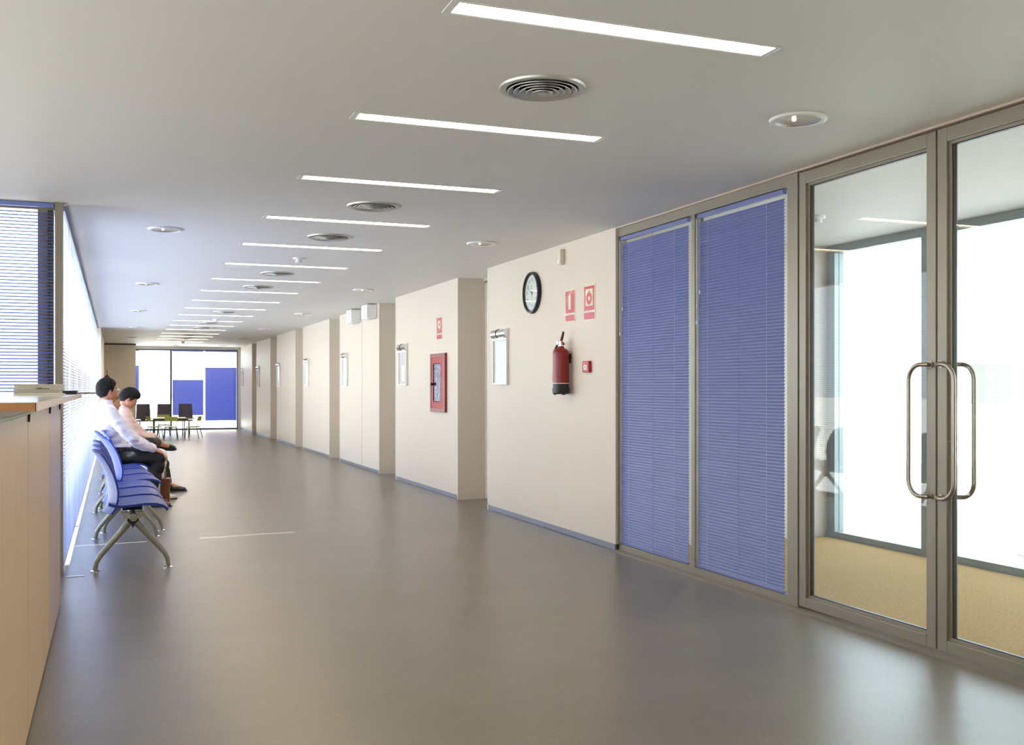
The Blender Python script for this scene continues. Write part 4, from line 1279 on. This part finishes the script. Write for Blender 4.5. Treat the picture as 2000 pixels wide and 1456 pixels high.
def person(loc, label, P, skin, hair_m, shirt_m, trouser_m, shoe_m, group='people waiting on the benches', glasses=False, thick=0.022, fringe=0.0, female=False):
    t = thing('person', label, 'person', loc, 0, group)
    V = Vector
    hc = V(P['head'])
    R = Euler((P.get('roll', 0), P.get('pitch', 0), P.get('turn', 0)), 'XYZ').to_matrix()
    R = Matrix.Rotation(P.get('turn', 0), 3, 'Z') @ Matrix.Rotation(P.get('pitch', 0), 3, 'Y')
    neck = V(P['neck'])
    sk = P.get('scale', 1.0)
    # ---- body: one continuous surface
    b = MB()
    head_solid(b, R, hc)
    for s in (-1, 1):
        ellipsoid(b, hc + R @ V((-0.012, s * 0.078, -0.012)), (0.020, 0.010, 0.033), R @ Matrix.Rotation(s * 0.35, 3, 'Z') @ Matrix.Rotation(0.2, 3, 'Y'), 12, 8)
    chain(b, [(neck - V((0, 0, 0.05)), 0.060), (neck + V((0.0, 0, 0.02)), 0.052), (hc + R @ V((-0.008, 0, -0.06)), 0.052)])
    tors = [(V(P['pelvis']), (0.115, 0.160, 0.105)), (V(P['waist']), (0.105, 0.140, 0.12)), (V(P['chest']), (0.112, 0.158, 0.14)), (V(P['upper']), (0.10, 0.165, 0.09))]
    def torso(bb, g):
        for i, (c, r) in enumerate(tors):
            nxt = tors[min(i + 1, 3)][0] - tors[max(i - 1, 0)][0]
            ang = math.atan2(nxt.x, nxt.z)
            ellipsoid(bb, c, tuple(x + g for x in r), Matrix.Rotation(ang, 3, 'Y'))
            if i < 3:
                c2 = tors[i + 1]
                m_ = (c + c2[0]) / 2
                ellipsoid(bb, m_, tuple((x + y) / 2 + g for x, y in zip(r, c2[1])), Matrix.Rotation(ang, 3, 'Y'))
    torso(b, -0.006)
    for s in ('R', 'L'):
        sh, el, wr = (V(P[k + s]) for k in ('shoulder', 'elbow', 'wrist'))
        chain(b, [(V(P['upper']) + V((0, 0, 0.03)), 0.05), (sh, 0.052), (el, 0.040), (el * 0.5 + wr * 0.5, 0.036), (wr, 0.026)])
        hand_solid(b, wr, P['hand_dir' + s], P['hand_up' + s], P['thumb' + s], P.get('curl', 0.5))
        hp, kn, an = (V(P[k + s]) for k in ('hip', 'knee', 'ankle'))
        chain(b, [(V(P['pelvis']), 0.09), (hp, 0.085), (kn, 0.058), (kn * 0.6 + an * 0.4, 0.054), (an, 0.036)])
        capsule(b, an, 0.036, an + V(P['toe' + s]).normalized() * 0.12 - V(P.get('shoe_up' + s, (0, 0, 1))) * 0.05, 0.03)
    fuse(b, 'body', skin, t, 0.0062, 2)
    # ---- eyes, brows
    for s in (-1, 1):
        e = MB()
        ec = hc + R @ V((0.0755, s * 0.031, 0.003))
        ellipsoid(e, ec, (0.012, 0.012, 0.012), None, 14, 8)
        eo = e.build('eye', M_white, t, True)
        i_ = MB()
        ellipsoid(i_, hc + R @ V((0.0865, s * 0.031, 0.001)), (0.004, 0.0055, 0.0055), R, 10, 6)
        i_.build('iris', M_hair, eo, True)
        bw = MB()
        chain(bw, [(hc + R @ V((0.094, s * 0.014, 0.024)), 0.004), (hc + R @ V((0.090, s * 0.034, 0.029)), 0.0045), (hc + R @ V((0.079, s * 0.052, 0.022)), 0.003)])
        bw.build('eyebrow', hair_m, t, True)
    mo = MB()
    chain(mo, [(hc + R @ V((0.087, -0.020, -0.058)), 0.004), (hc + R @ V((0.094, 0, -0.057)), 0.0055), (hc + R @ V((0.087, 0.020, -0.058)), 0.004)])
    mo.build('lips', mat_cache('lips', rgb(160, 92, 80), 0.5), t, True)
    hb = MB()
    head_solid(hb, R, hc, True, thick, fringe, 64, 44)
    if female:
        chain(hb, [(hc + R @ V((-0.025, 0, 0.0)), 0.082), (hc + R @ V((-0.045, 0, -0.08)), 0.06), (neck + V((-0.045, 0, -0.02)), 0.04)])
        fuse(hb, 'hair', hair_m, t, 0.008, 3)
    else:
        hb.build('hair', hair_m, t, True)
    # ---- shirt
    sb = MB()
    torso(sb, 0.010)
    up = V(P['upper'])
    for s in ('R', 'L'):
        sh, el, wr = (V(P[k + s]) for k in ('shoulder', 'elbow', 'wrist'))
        cuff = el * 0.06 + wr * 0.94
        chain(sb, [(up * 0.5 + neck * 0.5, 0.078), (sh, 0.074), (sh * 0.5 + el * 0.5 + V((0, 0, -0.010)), 0.068), (el, 0.062), (el * 0.5 + wr * 0.5 + V((0, 0, -0.01)), 0.055), (cuff, 0.040)])
    chain(sb, [(up, 0.09), (neck - V((0, 0, 0.03)), 0.068)])
    hem = V(P['pelvis']) + V((0.0, 0, 0.07))
    ellipsoid(sb, hem, (0.136, 0.176, 0.075))
    so = fuse(sb, 'shirt', shirt_m, t, 0.0085, 5, 0.010, 11.0, hash_seed(label))
    # collar: a folded band round the neck
    cb_ = MB()
    nd = (hc - neck).normalized()
    Rc = nd.to_track_quat('Z', 'Y').to_matrix()
    ring_o = [neck + Rc @ V((0.066 * math.cos(a), 0.064 * math.sin(a), -0.035)) for a in [2 * PI * k / 24 for k in range(24)]]
    ring_m = [neck + Rc @ V((0.060 * math.cos(a), 0.058 * math.sin(a), 0.022)) for a in [2 * PI * k / 24 for k in range(24)]]
    ring_i = [neck + Rc @ V((0.054 * math.cos(a), 0.052 * math.sin(a), -0.035)) for a in [2 * PI * k / 24 for k in range(24)]]
    vs = ring_o + ring_m + ring_i
    fs = []
    for k in range(24):
        k2 = (k + 1) % 24
        fs += [(k, k2, 24 + k2, 24 + k), (24 + k, 24 + k2, 48 + k2, 48 + k), (48 + k, 48 + k2, k2, k)]
    cb_.add(vs, fs)
    cb_.build('collar', shirt_m, so, True)
    for s in ('R', 'L'):
        el, wr = V(P['elbow' + s]), V(P['wrist' + s])
        dd = (wr - el).normalized()
        MB().tube([wr - dd * 0.055, wr - dd * 0.05, wr - dd * 0.012, wr - dd * 0.008], [0.041, 0.043, 0.041, 0.038], 16).build('cuff', shirt_m, so, True)
    # ---- trousers
    tb = MB()
    pel = V(P['pelvis'])
    ellipsoid(tb, pel + V((0.0, 0, -0.01)), (0.128, 0.176, 0.105))
    for s in ('R', 'L'):
        hp, kn, an = (V(P[k + s]) for k in ('hip', 'knee', 'ankle'))
        lo = kn * 0.10 + an * 0.90
        chain(tb, [(pel, 0.105), (hp, 0.096), (hp * 0.5 + kn * 0.5, 0.088), (kn, 0.073), (kn * 0.55 + an * 0.45, 0.070), (lo, 0.062)])
    to = fuse(tb, 'trousers', trouser_m, t, 0.009, 5, 0.008, 9.0, hash_seed(label) + 3)
    wz = pel.z + 0.062
    MB().lathe([(0.118, -0.018), (0.124, -0.018), (0.124, 0.018), (0.118, 0.018)], (0, 0, 0), 36).build('belt', M_black, to, True, loc=(pel.x, 0, wz)).scale = (1.08, 1.48, 1)
    for s in ('R', 'L'):
        kn, an = V(P['knee' + s]), V(P['ankle' + s])
        k_ = MB()
        chain(k_, [(an + (kn - an).normalized() * 0.14, 0.050), (an, 0.043), (an + V(P['toe' + s]).normalized() * 0.05 - V(P.get('shoe_up' + s, (0, 0, 1))) * 0.045, 0.036)])
        k_.build('sock', M_black, t, True)
        shoe('shoe', P['ankle' + s], P['toe' + s], shoe_m, t, up=P.get('shoe_up' + s, (0, 0, 1)))
    if glasses:
        g_ = MB()
        for s in (-1, 1):
            ring = [hc + R @ V((0.106, s * 0.033 + 0.024 * math.cos(a), 0.004 + 0.017 * math.sin(a))) for a in [2 * PI * k / 18 for k in range(19)]]
            g_.tube(ring, 0.0016, 6, False)
            g_.tube([hc + R @ V((0.104, s * 0.057, 0.008)), hc + R @ V((0.05, s * 0.079, 0.008)), hc + R @ V((-0.015, s * 0.086, 0.006))], 0.0016, 6)
        g_.tube([hc + R @ V((0.107, -0.010, 0.008)), hc + R @ V((0.108, 0.010, 0.008))], 0.0016, 6)
        go = g_.build('spectacles', M_chrome, t, True)
        for s in (-1, 1):
            l_ = MB()
            ellipsoid(l_, hc + R @ V((0.106, s * 0.033, 0.004)), (0.0012, 0.023, 0.016), R, 18, 8)
            l_.build('lens', M_lens, go, True)
    return t

def hash_seed(s):
    return sum(ord(c) for c in s) % 50

man1 = dict(pelvis=(0.035, 0, 0.555), waist=(0.005, 0, 0.69), chest=(-0.065, 0, 0.88), upper=(-0.078, 0, 1.0), neck=(-0.072, 0, 1.105), head=(-0.064, 0, 1.217), turn=0.42, pitch=-0.05,
            shoulderR=(-0.038, -0.188, 0.995), elbowR=(0.185, -0.235, 0.715), wristR=(0.405, -0.165, 0.600), hand_dirR=(0.85, 0.1, -0.45), hand_upR=(0.45, 0, 0.9), thumbR=(0, 1, 0),
            shoulderL=(-0.038, 0.188, 0.995), elbowL=(0.185, 0.235, 0.715), wristL=(0.405, 0.165, 0.600), hand_dirL=(0.85, -0.1, -0.45), hand_upL=(0.45, 0, 0.9), thumbL=(0, -1, 0),
            hipR=(0.07, -0.095, 0.555), kneeR=(0.440, -0.150, 0.505), ankleR=(0.345, -0.150, 0.092), toeR=(1, -0.05, 0),
            hipL=(0.07, 0.095, 0.555), kneeL=(0.440, 0.150, 0.505), ankleL=(0.33, 0.150, 0.092), toeL=(1, 0.1, 0), curl=0.6)
man2 = dict(pelvis=(0.055, 0, 0.555), waist=(0.06, 0, 0.68), chest=(0.09, 0, 0.84), upper=(0.105, 0, 0.93), neck=(0.12, 0, 1.01), head=(0.160, 0, 1.118), turn=0.12, pitch=0.60,
            shoulderR=(0.125, -0.18, 0.92), elbowR=(0.27, -0.255, 0.70), wristR=(0.435, -0.13, 0.655), hand_dirR=(0.75, 0.45, -0.5), hand_upR=(0.4, -0.4, 0.8), thumbR=(0, 1, 0.2),
            shoulderL=(0.125, 0.18, 0.92), elbowL=(0.30, 0.25, 0.70), wristL=(0.46, 0.14, 0.66), hand_dirL=(0.75, -0.35, -0.5), hand_upL=(0.4, 0.4, 0.8), thumbL=(0, -1, 0.2),
            hipR=(0.08, -0.095, 0.56), kneeR=(0.40, -0.29, 0.605), ankleR=(0.475, 0.0, 0.60), toeR=(0.97, 0.1, -0.2), shoe_upR=(-0.12, -0.85, 0.5),
            hipL=(0.08, 0.095, 0.555), kneeL=(0.52, 0.12, 0.475), ankleL=(0.60, 0.12, 0.095), toeL=(1, 0.05, 0), curl=0.9)
woman = dict(pelvis=(0.03, 0, 0.54), waist=(0.0, 0, 0.65), chest=(-0.06, 0, 0.79), upper=(-0.075, 0, 0.88), neck=(-0.05, 0, 0.955), head=(-0.038, 0, 1.075), turn=0.1, pitch=0.05,
             shoulderR=(-0.03, -0.165, 0.885), elbowR=(0.08, -0.20, 0.64), wristR=(0.28, -0.10, 0.62), hand_dirR=(0.85, 0.4, -0.2), hand_upR=(0.2, 0, 1), thumbR=(0, 1, 0),
             shoulderL=(-0.03, 0.165, 0.885), elbowL=(0.08, 0.20, 0.64), wristL=(0.28, 0.10, 0.64), hand_dirL=(0.85, -0.4, -0.2), hand_upL=(0.2, 0, 1), thumbL=(0, -1, 0),
             hipR=(0.07, -0.09, 0.545), kneeR=(0.492, -0.09, 0.49), ankleR=(0.44, -0.09, 0.092), toeR=(1, 0, 0),
             hipL=(0.07, 0.09, 0.545), kneeL=(0.492, 0.09, 0.49), ankleL=(0.38, 0.09, 0.092), toeL=(1, 0.05, 0), curl=0.6)
person((0, 11.50, 0), 'seated person with black hair, glasses, white striped shirt and black trousers, hand on knee', man1, M_skin, M_hair, M_shirt, M_trous, M_shoeb, glasses=True)
person((0, 12.86, 0), 'seated person in a pale pink shirt looking down, ankle crossed over the knee', man2, M_skin2, M_hair, M_shirtp, M_trous2, M_shoe, thick=0.026, fringe=0.02)
person((0, 12.19, 0), 'seated person in ochre top and white trousers, almost hidden between the other two', woman, M_skin2, M_hair_b, M_ochre, M_trousw, M_trousw, female=True)

# brown leather bag on the floor by the first man's shoe
t = thing('leather_bag', 'brown leather bag standing on the floor beside the seated person in the striped shirt', 'bag', (0.525, 11.86, 0), math.radians(86))
MB().prism([(-0.12, 0.0), (0.10, 0.0), (0.085, 0.26), (-0.105, 0.26)], -0.05, 0.05, 'y').build('bag_body', M_shoeb, t, bevel=0.012)
MB().tube([(-0.06, 0, 0.25), (-0.055, 0, 0.31), (-0.02, 0, 0.335), (0.02, 0, 0.31), (0.025, 0, 0.25)], 0.008, 8).build('handle', M_shoeb, t, True)
MB().box(-0.1, 0.08, -0.055, -0.049, 0.15, 0.255).build('flap', M_shoeb, t, bevel=0.002)
